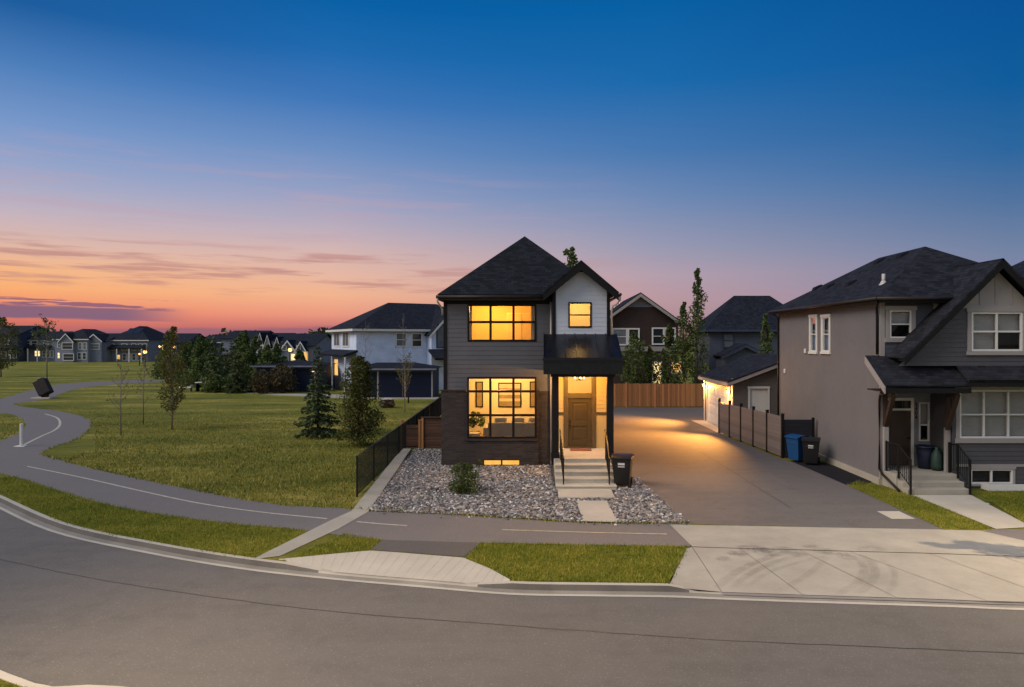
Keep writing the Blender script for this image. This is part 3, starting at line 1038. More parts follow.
# gravel bed in front of the house
gb = [G(369, 511.5), G(470, 515.5), G(582, 522.5), G(690, 523.5), G(650, 491), G(640, 479), (2.7, 24.6), (2.62, 26.2), (-3.7, 26.3), (-3.8, 30.2), (-5.6, 30.2), (-5.68, 29.3)]
holes = [[(0.42, 21.95), (2.42, 21.95), (2.42, 26), (0.3, 26)], [G(557, 499.2), G(615, 499.2), G(615, 490), G(557, 490)], [G(576, 502), G(607, 502), G(618, 524), G(584, 524)],
         [(2.0, 22.2), (2.95, 22.2), (2.95, 22.9), (2.0, 22.9)]]
m_ = MB(); m_.sheet(gb, 0.010)
tag(m_.build("gravel_bed", MT["soil"]), kind="structure")
mt, n, b, out = new_mat("river_stone")
g = n.new("ShaderNodeNewGeometry")
n.set(b.inputs["Base Color"], n.ramp(g.outputs["Random Per Island"], [(0.0, (0.04, 0.04, 0.05, 1)), (0.3, (0.12, 0.117, 0.128, 1)), (0.6, (0.26, 0.25, 0.25, 1)), (0.75, (0.24, 0.18, 0.145, 1)), (0.88, (0.36, 0.34, 0.33, 1)), (1.0, (0.62, 0.60, 0.58, 1))], "LINEAR"))
b.inputs["Roughness"].default_value = 0.7
MT["stone"] = mt
P = np.concatenate([scatter(gb, 560, holes), scatter([G(380, 512.2), G(690, 524.5), G(690, 529), G(470, 520), G(380, 515)], 7)])
bm = bmesh.new(); bmesh.ops.create_icosphere(bm, subdivisions=1, radius=1.0)
bm.verts.ensure_lookup_table()
sv = np.array([v.co[:] for v in bm.verts]); sf = np.array([[v.index for v in f.verts] for f in bm.faces]); bm.free()
N_ = len(P)
S = 0.015 + 0.038 * RNG.random(N_) ** 2.6
V = sv[None] * (1 + RNG.normal(0, 0.16, (N_, len(sv), 1)))
V = V * np.stack([S * (0.8 + .7 * RNG.random(N_)), S, S * (0.5 + .35 * RNG.random(N_))], 1)[:, None, :]
a = RNG.random(N_) * 6.283
ca, sa = np.cos(a)[:, None], np.sin(a)[:, None]
tx = RNG.normal(0, 0.35, (N_, 1))
x, y, z = V[..., 0], V[..., 1], V[..., 2]
y, z = y * np.cos(tx) - z * np.sin(tx), y * np.sin(tx) + z * np.cos(tx)
V = np.stack([x * ca - y * sa + P[:, :1], x * sa + y * ca + P[:, 1:], z + 0.012 + (S * (.2 + .5 * RNG.random(N_)))[:, None]], 2)
me = bpy.data.meshes.new("gravel")
nv = len(sv)
me.vertices.add(N_ * nv); me.vertices.foreach_set("co", V.astype(np.float32).ravel())
fi = (sf[None] + (np.arange(N_) * nv)[:, None, None]).reshape(-1)
me.loops.add(len(fi)); me.loops.foreach_set("vertex_index", fi.astype(np.int32))
me.polygons.add(N_ * len(sf)); me.polygons.foreach_set("loop_start", np.arange(0, len(fi), 3, dtype=np.int32)); me.polygons.foreach_set("loop_total", np.full(N_ * len(sf), 3, np.int32))
me.materials.append(mt); me.update(); me.validate()
o = bpy.data.objects.new("gravel", me); COL.objects.link(o)
tag(o, "grey and white river stones covering the front yard", "gravel", kind="stuff")
# landing slab and front walk of the lit house
m_ = MB()
l0 = G(558, 498.8); l1 = G(614.5, 491)
m_.box(0.50, 2.22, l0[1], 21.93, -0.05, 0.055)
m_.build("landing_slab", MT["concrete_light"], bevel=0.01)["kind"] = "structure"
m_ = MB(); m_.sheet([G(576, 502), G(607, 502), G(617.5, 523.6), G(583.5, 522.8)], 0.045)
m_.sheet([G(576, 502), G(607, 502), G(617.5, 523.6), G(583.5, 522.8)], 0.03)
tag(m_.build("front_walk", MT["concrete_light"]), kind="structure")


# ------------------------------------------------------------------ building helpers
def laps(mb, fr, v0, v1, ext, openings=(), lap=0.15, proud=0.018, m=0, n0=0.0):
    """horizontal lap boards as wedges; ext(v)->(u0,u1); openings (u0,u1,v0,v1)"""
    cuts = sorted({v0, v1} | {q for o in openings for q in o[2:] if v0 < q < v1} | {v0 + i * lap for i in range(int((v1 - v0) / lap) + 1)})
    for a, b in zip(cuts, cuts[1:]):
        if b - a < 1e-4: continue
        i = math.floor((a - v0) / lap + 1e-6)
        fa = 1 - ((a - v0) / lap - i); fb = 1 - ((b - v0) / lap - i)
        na, nb = n0 + proud * fa, n0 + proud * max(fb, 0)
        la, ra = ext(a); lb, rb = ext(b)
        mid = (a + b) / 2
        cut = sorted([(o[0], o[1]) for o in openings if o[2] - 1e-6 < mid < o[3] + 1e-6])
        segs, cur = [], None
        s = (la, lb)
        for o0, o1 in cut:
            segs.append((s, (o0, o0))); s = (o1, o1)
        segs.append((s, (ra, rb)))
        for (x0, x0b), (x1, x1b) in segs:
            if max(x1 - x0, x1b - x0b) < 1e-4: continue
            mb.face([fr.p(x0, a, na), fr.p(x1, a, na), fr.p(x1b, b, nb), fr.p(x0b, b, nb)], m)
            if abs((a - v0) / lap - round((a - v0) / lap)) < 1e-4:
                mb.face([fr.p(x0, a, n0), fr.p(x1, a, n0), fr.p(x1, a, na), fr.p(x0, a, na)], m)


def flat_wall(mb, fr, u0, u1, v0, v1, openings=(), m=0, n=0.0, reveal=0.0):
    """flat wall face with rectangular holes and reveals"""
    us = sorted({u0, u1} | {q for o in openings for q in o[:2] if u0 < q < u1})
    vs_ = sorted({v0, v1} | {q for o in openings for q in o[2:] if v0 < q < v1})
    for a, b in zip(us, us[1:]):
        for c_, d_ in zip(vs_, vs_[1:]):
            mu, mv = (a + b) / 2, (c_ + d_) / 2
            if any(o[0] < mu < o[1] and o[2] < mv < o[3] for o in openings): continue
            mb.face([fr.p(a, c_, n), fr.p(b, c_, n), fr.p(b, d_, n), fr.p(a, d_, n)], m)
    if reveal:
        for a, b, c_, d_ in openings:
            c_, d_ = max(c_, v0), min(d_, v1)
            mb.face([fr.p(a, c_, n), fr.p(a, d_, n), fr.p(a, d_, n - reveal), fr.p(a, c_, n - reveal)], m)
            mb.face([fr.p(b, d_, n), fr.p(b, c_, n), fr.p(b, c_, n - reveal), fr.p(b, d_, n - reveal)], m)
            mb.face([fr.p(b, c_, n), fr.p(a, c_, n), fr.p(a, c_, n - reveal), fr.p(b, c_, n - reveal)], m)
            mb.face([fr.p(a, d_, n), fr.p(b, d_, n), fr.p(b, d_, n - reveal), fr.p(a, d_, n - reveal)], m)


def window(parent, fr, u0, u1, v0, v1, cols=(0, 1), rows=(0, 1), fw=0.06, mw=0.07, fmat="frame", pane="glass", n_out=0.03, n_in=-0.06, trim=0.0, trim_mat="trim_white",
           sill=0.0, back=None, back_n=-0.14, backcols=None):
    """window part: frame with mullions; sub-parts: pane, trim, blind"""
    f = MB()
    f.fbox(fr, u0, u0 + fw, v0, v1, n_in, n_out); f.fbox(fr, u1 - fw, u1, v0, v1, n_in, n_out)
    f.fbox(fr, u0 + fw, u1 - fw, v0, v0 + fw, n_in, n_out); f.fbox(fr, u0 + fw, u1 - fw, v1 - fw, v1, n_in, n_out)
    W_, H_ = u1 - u0, v1 - v0
    for q in cols[1:-1]:
        f.fbox(fr, u0 + W_ * q - mw / 2, u0 + W_ * q + mw / 2, v0 + fw, v1 - fw, n_in, n_out - 0.004)
    for q in rows[1:-1]:
        f.fbox(fr, u0 + fw, u1 - fw, v0 + H_ * q - mw / 2, v0 + H_ * q + mw / 2, n_in + .002, n_out - 0.008)
    o = f.build("window", MT[fmat], parent, bevel=0.006)
    p = MB()
    p.face([fr.p(u0 + fw * .5, v0 + fw * .5, (n_in + n_out) / 2 - .012), fr.p(u1 - fw * .5, v0 + fw * .5, (n_in + n_out) / 2 - .012), fr.p(u1 - fw * .5, v1 - fw * .5, (n_in + n_out) / 2 - .012), fr.p(u0 + fw * .5, v1 - fw * .5, (n_in + n_out) / 2 - .012)])
    p.build("pane", MT[pane], o)
    if trim:
        t = MB()
        t.fbox(fr, u0 - trim, u0 - .002, v0 - .002, v1, -.01, n_out + .012); t.fbox(fr, u1 + .002, u1 + trim, v0 - .002, v1, -.01, n_out + .012)
        t.fbox(fr, u0 - trim * 1.25, u1 + trim * 1.25, v1 + .002, v1 + trim * 1.1, -.01, n_out + .03)
        t.fbox(fr, u0 - trim * 1.25, u1 + trim * 1.25, v0 - trim * (1 + sill), v0 - .004, -.01, n_out + .04)
        t.build("trim", MT[trim_mat], o, bevel=0.006)
    if back:
        k = MB()
        for (a, b, c_, d_) in (backcols or [(0, 1, 0, 1)]):
            k.face([fr.p(u0 + W_ * a, v0 + H_ * c_, back_n), fr.p(u0 + W_ * b, v0 + H_ * c_, back_n), fr.p(u0 + W_ * b, v0 + H_ * d_, back_n), fr.p(u0 + W_ * a, v0 + H_ * d_, back_n)])
        k.build("blind", MT[back], o)
        k = MB()
        k.face([fr.p(u0 - .1, v0 - .1, -.6), fr.p(u1 + .1, v0 - .1, -.6), fr.p(u1 + .1, v1 + .1, -.6), fr.p(u0 - .1, v1 + .1, -.6)])
        k.build("dark_interior", MT["dark_room"], o)
    return o


def slab(mb, quad, th, m=0):
    """roof plane with thickness: quad corners ccw seen from above"""
    q = [Vector(p) for p in quad]
    nrm = (q[1] - q[0]).cross(q[2] - q[0]).normalized()
    if nrm.z < 0: nrm = -nrm; q.reverse()
    lo = [p - nrm * th for p in q]
    mb.face(q, m); mb.face(lo[::-1], m)
    for i in range(len(q)):
        j = (i + 1) % len(q)
        mb.face([lo[i], lo[j], q[j], q[i]], m)


def hip_roof(mb, x0, x1, y0, y1, z, rise, th=0.05, run=None, m=0):
    """hip roof; ridge along the longer side"""
    w_, d_ = x1 - x0, y1 - y0
    if d_ >= w_:
        h = w_ / 2 if run is None else run
        xm = (x0 + x1) / 2
        A, B = (xm, y0 + h, z + rise), (xm, y1 - h, z + rise)
        P = [((x0, y0, z), (x1, y0, z), A), ((x1, y0, z), (x1, y1, z), B, A), ((x1, y1, z), (x0, y1, z), B), ((x0, y1, z), (x0, y0, z), A, B)]
    else:
        h = d_ / 2 if run is None else run
        ym = (y0 + y1) / 2
        A, B = (x0 + h, ym, z + rise), (x1 - h, ym, z + rise)
        P = [((x0, y0, z), (x1, y0, z), B, A), ((x1, y0, z), (x1, y1, z), B), ((x1, y1, z), (x0, y1, z), A, B), ((x0, y1, z), (x0, y0, z), A)]
    for q in P: mb.face(q, m)
    mb.face([(x0, y1, z - .001), (x1, y1, z - .001), (x1, y0, z - .001), (x0, y0, z - .001)], m)


# ------------------------------------------------------------------ the lit house
YF = 26.27
HL, HR, HB = -3.76, 2.60, 38.2
house = thing("house", "narrow two storey grey house with brick base and every front window glowing orange", "house", (-0.6, YF, 0))
fr = south(0, YF, 0)
WU = (-2.862, -0.212, 4.785, 6.21)
WL = (-2.862, -0.212, 1.08, 3.42)
WB = (-2.24, -0.85, 0.03, 0.25)
m_ = MB()
laps(m_, fr, 2.88, 6.45, lambda v: (HL, 0.40), [WU, WL], 0.172, 0.011)
for op in (WU, (WL[0], WL[1], 2.88, WL[3])):
    flat_wall(m_, fr, op[0] - .001, op[1] + .001, op[2] - .001, op[3] + .001, [op], 0, 0.0, 0.16)
fl = west(HL, 0, 0)
laps(m_, FR((HL, HB, 0), (0, -1, 0), (-1, 0, 0)), 0.1, 6.45, lambda v: (0, HB - YF), [], 0.152, 0.02)
laps(m_, FR((HR, YF, 0), (0, 1, 0), (1, 0, 0)), 0.1, 6.45, lambda v: (0, HB - YF), [], 0.152, 0.02)
laps(m_, FR((HR, HB, 0), (-1, 0, 0), (0, 1, 0)), 0.1, 6.45, lambda v: (0, HR - HL), [], 0.152, 0.02)
# solid upper wall of the projecting bay (sides)
m_.face([(0.40, 25.70, 4.6), (0.40, 25.70, 6.7), (0.40, YF, 6.7), (0.40, YF, 4.6)])
wall = m_.build("wall", MT["siding"], house)
m_ = MB()
for a, b in ((HL - .025, HL + .11), (0.30, 0.40)):
    m_.fbox(fr, a, b, 2.90, 6.4, 0.0, 0.034)
m_.fbox(fr, HL, 0.40, 6.22, 6.46, 0.0, 0.03)
m_.build("corner_board", MT["trim_dark"], house, bevel=0.004)
# brick base
m_ = MB()
BL, BR, BN = HL - 0.10, -0.13, 0.10
flat_wall(m_, fr, BL, BR, -0.1, 2.88, [(WL[0], WL[1], WL[2], 2.9), WB], 0, BN, 0.20)
m_.face([fr.p(BR, -.1, BN), fr.p(BR, -.1, 0), fr.p(BR, 2.88, 0), fr.p(BR, 2.88, BN)])
flat_wall(m_, fr, BR, 0.40, -0.1, 2.88, [], 0, 0.012)
m_.face([(BL, HB, -.1), (BL, YF - BN, -.1), (BL, YF - BN, 2.88), (BL, HB, 2.88)])
for a, b in ((BL - 0.02, WL[0] - .07), (WL[1] + .07, BR + .02)):
    m_.fbox(fr, a, b, 2.883, 2.93, 0.0, BN + 0.03)
m_.fbox(fr, WL[0] - .05, WL[1] + .05, 0.985, 1.06, BN - .03, BN + 0.05)
m_.build("brick_base", MT["brick"], house)
window(house, fr, *WU, cols=(0, 1 / 3, 2 / 3, 1), rows=(0, 0.52, 1), fw=0.07, mw=0.09)
window(house, fr, *WL, cols=(0, 1 / 3, 2 / 3, 1), rows=(0, 0.375, 0.765, 1), fw=0.07, mw=0.09, n_out=0.13, n_in=0.03)
MT["basement_glow"] = lit_pane("basement_glow", (1.0, 0.46, 0.07), (1.0, 0.56, 0.12), 1.05)
window(house, fr, *WB, cols=(0, 0.5, 1), fw=0.025, mw=0.06, pane="basement_glow", n_out=0.10, n_in=0.04)
# gable bay
fg = south(0, 25.70, 0)
WG = (0.99, 1.87, 5.30, 6.26)
m_ = MB()
GX0, GX1, GZ, GP = 0.52, 2.44, 6.72, 7.30
xm = 1.47


def gext(v):
    if v <= GZ: return (GX0, GX1)
    k = (7.45 - v) / (7.45 - GZ)
    return (xm - (xm - GX0) * k, xm + (GX1 - xm) * k)


laps(m_, fg, 4.86, 7.40, gext, [WG], 0.165, 0.009)
flat_wall(m_, fg, WG[0] - .001, WG[1] + .001, WG[2] - .001, WG[3] + .001, [WG], 0, 0.0, 0.16)
m_.build("gable_wall", MT["siding_white"], house)
m_ = MB()
m_.fbox(fg, 0.40, 0.52, 4.7, 6.85, -.02, 0.035); m_.fbox(fg, 2.44, 2.56, 4.7, 6.85, -.02, 0.035)
m_.fbox(fg, 0.521, 2.439, 4.76, 4.86, -.02, 0.03)
m_.build("corner_board", MT["trim_dark"], house, bevel=0.004)
window(house, fg, *WG, cols=(0, 1), rows=(0, 0.5, 1), fw=0.06, mw=0.05)
# roofs
m_ = MB()
hip_roof(m_, -3.97, 2.50, 25.82, 38.6, 6.56, 2.70, run=3.235)
m_.build("roof", MT["shingle"], house)
m_ = MB()
GY0 = 25.28
pk, ev = (1.45, 7.80), 6.60
for sx in (-1, 1):
    xe = pk[0] + sx * 1.42
    q = [(pk[0], GY0, pk[1]), (xe, GY0, ev), (xe, 29.5, ev), (pk[0], 31.2, pk[1])]
    slab(m_, q if sx > 0 else q[::-1], 0.05)
m_.build("gable_roof", MT["shingle"], house)
m_ = MB()
for sx in (-1, 1):     # bargeboards and soffit
    xe = pk[0] + sx * 1.40
    for y0, th, ht in ((GY0 + .01, .04, 0.25), (GY0 + .05, .40, 0.06)):
        a = [(pk[0], y0, pk[1] - .06), (xe, y0, ev - .06), (xe, y0, ev - .06 - ht), (pk[0], y0, pk[1] - .06 - ht * 1.25)]
        b = [(p[0], p[1] + th, p[2]) for p in a]
        m_.face(a if sx < 0 else a[::-1])
        m_.face(b[::-1] if sx < 0 else b)
        for i in range(4):
            j = (i + 1) % 4
            m_.face([a[i], a[j], b[j], b[i]])
m_.build("bargeboard", MT["trim_dark"], house)
m_ = MB()
m_.box(-3.93, 0.06, 25.84, 25.88, 6.34, 6.545); m_.box(-3.93, -3.89, 25.88, 38.5, 6.34, 6.545); m_.box(-3.90, 0.06, 25.88, YF - .03, 6.40, 6.43)
m_.box(2.46, 2.50, 26.3, 38.5, 6.34, 6.545)
m_.build("fascia", MT["trim_brown"], house)
m_ = MB()
m_.tube([(-4.0, 25.79, 6.47), (0.02, 25.79, 6.47)], 0.062, 8)
m_.build("gutter", MT["trim_brown"], house, smooth=True); m_ = MB()
m_.tube([(2.90, 25.25, 6.52), (2.90, 29.4, 6.52)], 0.06, 8)
m_.build("gutter", MT["trim_brown"], house, smooth=True)
m_ = MB()
m_.tube([(-3.95, 25.80, 6.42), (-3.95, 25.83, 6.28), (-3.86, 26.0, 6.12), (-3.81, 26.12, 6.02), (-3.81, 26.14, 5.8)], 0.036, 8)
m_.build("downspout", MT["downspout"], house, smooth=True); m_ = MB()
m_.tube([(2.90, 25.34, 6.46), (2.90, 25.36, 6.32), (2.80, 25.50, 6.18), (2.66, 25.62, 6.12), (2.62, 25.66, 5.95), (2.62, 25.66, 4.9)], 0.036, 8)
m_.build("downspout", MT["downspout"], house, smooth=True); m_ = MB()
m_.tube([(0.34, 26.18, 6.3), (0.34, 26.18, 0.25), (0.34, 26.0, 0.08)], 0.036, 8)
m_.build("downspout", MT["downspout"], house, smooth=True)
# porch roof, posts, beam, ceiling
m_ = MB()
slab(m_, [(0.05, 23.70, 4.20), (2.80, 23.70, 4.20), (2.82, 25.69, 5.06), (0.08, 25.69, 5.06)], 0.04)
for i in range(8):
    x = 0.07 + i * (2.78 - 0.07) / 7
    m_.hexa([(x - .012, 23.695, 4.20), (x + .012, 23.695, 4.20), (x + .012, 25.68, 5.06), (x - .012, 25.68, 5.06),
             (x - .012, 23.695, 4.235), (x + .012, 23.695, 4.235), (x + .012, 25.68, 5.095), (x - .012, 25.68, 5.095)])
m_.box(0.05, 2.80, 23.66, 23.70, 3.645, 4.225)
m_.box(0.05, 0.09, 23.70, YF, 3.74, 4.18); m_.box(2.76, 2.80, 23.70, YF, 3.74, 4.18)
m_.box(0.02, 2.83, 23.60, 23.66, 4.12, 4.20)
for sx in (0.05, 2.78):
    m_.face([(sx, 23.70, 4.16), (sx, 25.69, 4.16), (sx, 25.69, 5.03)]); m_.face([(sx + .02, 23.70, 4.16), (sx + .02, 25.69, 5.03), (sx + .02, 25.69, 4.16)])
m_.build("porch_roof", MT["metal_roof"], house)
m_ = MB(); m_.box(0.09, 2.76, 23.70, YF - .02, 3.66, 3.735)
m_.build("porch_ceiling", MT["porch_siding"], house)
m_ = MB()
for y in (24.0,):
    m_.box(0.30, 2.56, y - .10, y + .12, 3.54, 3.655)
m_.build("porch_beam", MT["trim_dark"], house, bevel=0.005)
for x in (0.35, 2.28):
    m_ = MB(); m_.box(x, x + .24, 23.98, 24.22, 0.68, 3.54); m_.box(x - .03, x + .27, 23.95, 24.25, 0.68, 0.86)
    m_.build("porch_post", MT["trim_dark"], house, bevel=0.006)
# porch back wall
DU = (0.955, 1.955, 0.70, 3.42)
m_ = MB()
laps(m_, fr, 2.06, 3.66, lambda v: (0.40, 2.60), [(DU[0] - .12, DU[1] + .12, DU[2], 3.5)], 0.15, 0.018)
flat_wall(m_, fr, 0.40, 2.60, 0.66, 1.98, [(DU[0], DU[1], DU[2], DU[3])], 0, 0.004)
m_.build("porch_wall", MT["porch_siding"], house)
m_ = MB()
for a, b in ((0.40, DU[0] - .121), (DU[1] + .121, 2.60)):
    m_.fbox(fr, a, b, 1.97, 2.07, 0.0, 0.04)
m_.fbox(fr, DU[0] - .12, DU[0] + .045, 0.68, 3.52, -.05, 0.05); m_.fbox(fr, DU[1] - .045, DU[1] + .12, 0.68, 3.52, -.05, 0.05)
m_.fbox(fr, DU[0] + .046, DU[1] - .046, 3.42, 3.52, -.05, 0.05); m_.fbox(fr, DU[0] + .046, DU[1] - .046, 2.60, 2.80, -.05, 0.055)
m_.fbox(fr, DU[0] + .046, DU[1] - .046, 0.681, 0.74, -.05, 0.075)
m_.build("door_frame", MT["door_trim"], house, bevel=0.006)
m_ = MB(); x0, x1 = DU[0] + .05, DU[1] - .05
m_.face([fr.p(x0, 2.8, .01), fr.p(x1, 2.8, .01), fr.p(x1, 3.42, .01), fr.p(x0, 3.42, .01)])
m_.build("transom_pane", MT["glass"], house)
m_ = MB()
z0, z1 = 0.745, 2.595
m_.fbox(fr, x0, x0 + .15, z0, z1, -.05, 0.0); m_.fbox(fr, x1 - .15, x1, z0, z1, -.05, 0.0)
for a, b in ((z0, z0 + .26), (z0 + .78, z0 + .98), (z1 - .17, z1)):
    m_.fbox(fr, x0 + .151, x1 - .151, a, b, -.05, 0.0)
for a, b in ((z0 + .26, z0 + .78), (z0 + .98, z1 - .17)):
    m_.fbox(fr, x0 + .151, x1 - .151, a, b, -.05, -.022)
    m_.fbox(fr, x0 + .215, x1 - .215, a + .065, b - .065, -.022, -.008)
door = m_.build("door", MT["door"], house, bevel=0.008)
m_ = MB(); m_.tube([fr.p(x0 + .075, 1.55, 0.0), fr.p(x0 + .075, 1.55, 0.055)], 0.03, 10); m_.tube([fr.p(x0 + .075, 1.42, 0.06), fr.p(x0 + .075, 1.66, 0.06)], 0.013, 8)
m_.tube([fr.p(x0 + .075, 1.72, 0.0), fr.p(x0 + .075, 1.72, 0.03)], 0.03, 10)
m_.build("handle", MT["black_metal"], door)
# steps
m_ = MB()
for k in range(5):
    zt = 0.68 - 0.136 * k
    yf = 23.95 - 0.49 * k
    yb = YF if k == 0 else 23.95 - 0.49 * (k - 1)
    m_.box(0.45, 2.40, yf, yb - (0 if k == 0 else 0.001), -0.05, zt - 0.04)
    m_.box(0.44, 2.41, yf - 0.025, yb - (0 if k == 0 else 0.026), zt - 0.04, zt)
m_.build("front_steps", MT["concrete_light"], house, bevel=0.008)
for x, xb in ((0.64, 0.70), (2.21, 2.19)):
    m_ = MB()
    A, B, C_ = (x, 24.12, 1.66), (x, 23.70, 1.62), (xb, 22.22, 1.02)
    m_.tube([A, B, C_, (xb, 22.10, 0.98)], 0.026, 8)
    m_.box(x - .02, x + .02, 23.68, 23.72, 0.68, 1.62); m_.box(xb - .022, xb + .022, 22.20, 22.244, 0.13, 1.03)
    for i in range(1, 12):
        t = i / 12
        p = Vector((x, 23.70, 1.5)).lerp(Vector((xb, 22.22, 0.9)), t)
        m_.box(p.x - .007, p.x + .007, p.y - .007, p.y + .007, p.z - 0.72, p.z + 0.1)
    m_.beam((x, 23.70, 0.82), (xb, 22.22, 0.24), 0.025, 0.025)
    m_.build("hand_rail", MT["black_metal"], house)

# rooms behind the glass
def room(x0, x1, y0, y1, z0, z1, name="room", mats=None):
    m2 = MB()
    m2.face([(x0, y1, z0), (x1, y1, z0), (x1, y1, z1), (x0, y1, z1)])
    m2.face([(x0, y0, z0), (x0, y1, z0), (x0, y1, z1), (x0, y0, z1)])
    m2.face([(x1, y1, z0), (x1, y0, z0), (x1, y0, z1), (x1, y1, z1)])
    m2.face([(x0, y0, z1), (x0, y1, z1), (x1, y1, z1), (x1, y0, z1)])
    m2.face([(x0, y0, z0), (x1, y0, z0), (x1, y1, z0), (x0, y1, z0)], 1)
    return m2.build(name, [MT["room"], MT["room_floor"]], house)


room(-3.6, 0.30, YF + .02, 30.4, 0.70, 3.60, "living_room")
room(-3.6, 0.30, YF + .02, 29.6, 3.90, 6.42, "bedroom")
room(0.50, 2.50, 25.74, 28.4, 4.2, 6.62, "upper_hall")
room(0.50, 2.45, YF + .06, 29.0, 0.68, 3.62, "foyer")


def lamp(x, y, z, pw, col, rad, name="lamp_light", spot=None, aim=None):
    ld = bpy.data.lights.new(name, "SPOT" if spot else "POINT")
    ld.energy = pw; ld.color = col; ld.shadow_soft_size = rad
    if spot:
        ld.spot_size = R(spot); ld.spot_blend = 1.0
    o = bpy.data.objects.new(name, ld); COL.objects.link(o); o.location = (x, y, z)
    if aim is not None:
        o.rotation_euler = (-Vector(aim)).to_track_quat("Z", "Y").to_euler()
    return o


WARM, ORANGE = (1.0, 0.55, 0.155), (1.0, 0.40, 0.04)
MT["lamp_glow"] = emis("lamp_glow", (1.0, 0.72, 0.32), 6.0)
MT["shade_white"] = M("lamp_shade_white", (0.7, 0.66, 0.58), 0.7, 0.05, 3)


def ceiling_lamp(x, y, z, label, pw, col, drop=0.12):
    t = thing("ceiling_lamp", label, "lamp", (x, y, z))
    m2 = MB(); m2.lathe((x, y, z), [(0.0, 0.0), (0.17, 0.0), (0.17, -0.03), (0.0, -0.03)], 20); m2.build("lamp_base", MT["shade_white"], t)
    m2 = MB(); m2.lathe((x, y, z), [(0.15, -0.031), (0.16, -0.06), (0.10, -0.10), (0.0, -0.115)], 20); m2.build("lamp_shade", MT["lamp_glow"], t, smooth=True)
    lamp(x, y, z - 0.28, pw, col, 0.12)


ceiling_lamp(-1.7, 28.6, 3.598, "round flush lamp on the ceiling of the ground floor living room", 380, WARM)
ceiling_lamp(-2.2, 28.0, 6.418, "round flush lamp on the ceiling of the upper floor bedroom", 300, ORANGE)
ceiling_lamp(1.45, 27.2, 6.61, "round flush lamp on the ceiling behind the white gable window", 120, WARM)
# chandelier seen through the transom, porch lantern
t = thing("chandelier", "small branched chandelier glowing behind the glass above the front door", "chandelier", (1.5, 27.6, 3.6))
m_ = MB(); m_.tube([(1.5, 27.6, 3.62), (1.5, 27.6, 3.30)], 0.012, 6); m_.lathe((1.5, 27.6, 3.22), [(0.0, 0.1), (0.04, 0.06), (0.02, 0.0), (0.0, -0.02)], 10)
for k in range(5):
    a = k * 1.2566
    m_.tube([(1.5, 27.6, 3.26), (1.5 + .12 * math.cos(a), 27.6 + .12 * math.sin(a), 3.20), (1.5 + .2 * math.cos(a), 27.6 + .2 * math.sin(a), 3.26)], 0.010, 6)
m_.build("arm", MT["black_metal"], t)
for k in range(5):
    a = k * 1.2566
    m_ = MB(); m_.lathe((1.5 + .2 * math.cos(a), 27.6 + .2 * math.sin(a), 3.27), [(0.0, 0.0), (0.028, 0.02), (0.03, 0.05), (0.0, 0.10)], 8)
    m_.build("bulb", MT["lamp_glow"], t)
lamp(1.5, 27.6, 3.45, 130, WARM, 0.08)
t = thing("porch_lamp", "flush round lamp under the ceiling of the front porch", "lamp", (1.45, 25.2, 3.66))
m_ = MB(); m_.lathe((1.45, 25.2, 3.66), [(0, 0), (.13, 0), (.13, -.025), (0, -.025)], 18); m_.build("lamp_base", MT["black_metal"], t)
m_ = MB(); m_.lathe((1.45, 25.2, 3.66), [(.11, -.026), (.12, -.05), (.07, -.085), (0, -.095)], 18); m_.build("lamp_shade", MT["lamp_glow"], t, smooth=True)
lamp(1.45, 25.0, 3.50, 300, (1.0, 0.46, 0.075), 0.07)
m_ = MB(); m_.box(1.06, 1.86, 25.55, 26.05, 0.683, 0.70)
tag(m_.build("door_mat", M("rust_mat", (0.22, 0.06, 0.03), 0.95, 0.3, 20)), "rust red mat lying before the brown front door", "door mat")

# living room furniture
FAB = M("sofa_grey_fabric", (0.36, 0.33, 0.28), 0.9, 0.1, 6)
FAB2 = M("cream_cushion_fabric", (0.62, 0.55, 0.44), 0.9, 0.08, 6)
t = thing("sofa", "long grey sofa with its back to the big ground floor window", "sofa", (-1.05, 27.6, 0.70))
m_ = MB(); m_.box(-2.15, 0.1, 27.3, 28.2, 0.80, 1.12); m_.build("seat", FAB, t, bevel=0.04)
m_ = MB(); m_.box(-2.15, 0.1, 27.1, 27.32, 0.78, 1.56); m_.build("backrest", FAB, t, bevel=0.05)
for x in (-2.34, 0.1):
    m_ = MB(); m_.box(x, x + .19, 27.1, 28.2, 0.78, 1.36); m_.build("armrest", FAB, t, bevel=0.04)
for x in (-2.25, 0.16):
    for y in (27.2, 28.1):
        m_ = MB(); m_.box(x - .03, x + .03, y - .03, y + .03, 0.70, 0.79); m_.build("leg", MT["trim_dark"], t)
for i, (x, lb) in enumerate(((-1.65, "cream cushion at the left end of the grey sofa"), (-0.95, "cream cushion in the middle of the grey sofa"), (-0.28, "cream cushion at the right end of the grey sofa"))):
    m_ = MB(); m_.hexa([(x - .27, 27.36, 1.22), (x + .27, 27.36, 1.22), (x + .27, 27.52, 1.22), (x - .27, 27.52, 1.22), (x - .25, 27.30, 1.74), (x + .25, 27.30, 1.74), (x + .25, 27.42, 1.74), (x - .25, 27.42, 1.74)])
    tag(m_.build("cushion", FAB2, bevel=0.06), lb, "cushion", "cushions on the sofa")
PIC = [("framed picture with dark horizontal bands on the middle of the living room wall", -1.95, -0.92, 1.85, 2.95, True), ("tall narrow dark picture left of the banded picture", -2.95, -2.62, 1.85, 3.0, False),
       ("tall narrow dark picture right of the banded picture", -0.55, -0.18, 1.85, 3.0, False)]
CAN = M("dark_canvas", (0.22, 0.16, 0.09), 0.8, 0.35, 3)
CANL = M("pale_canvas", (0.45, 0.38, 0.28), 0.8, 0.15, 3)
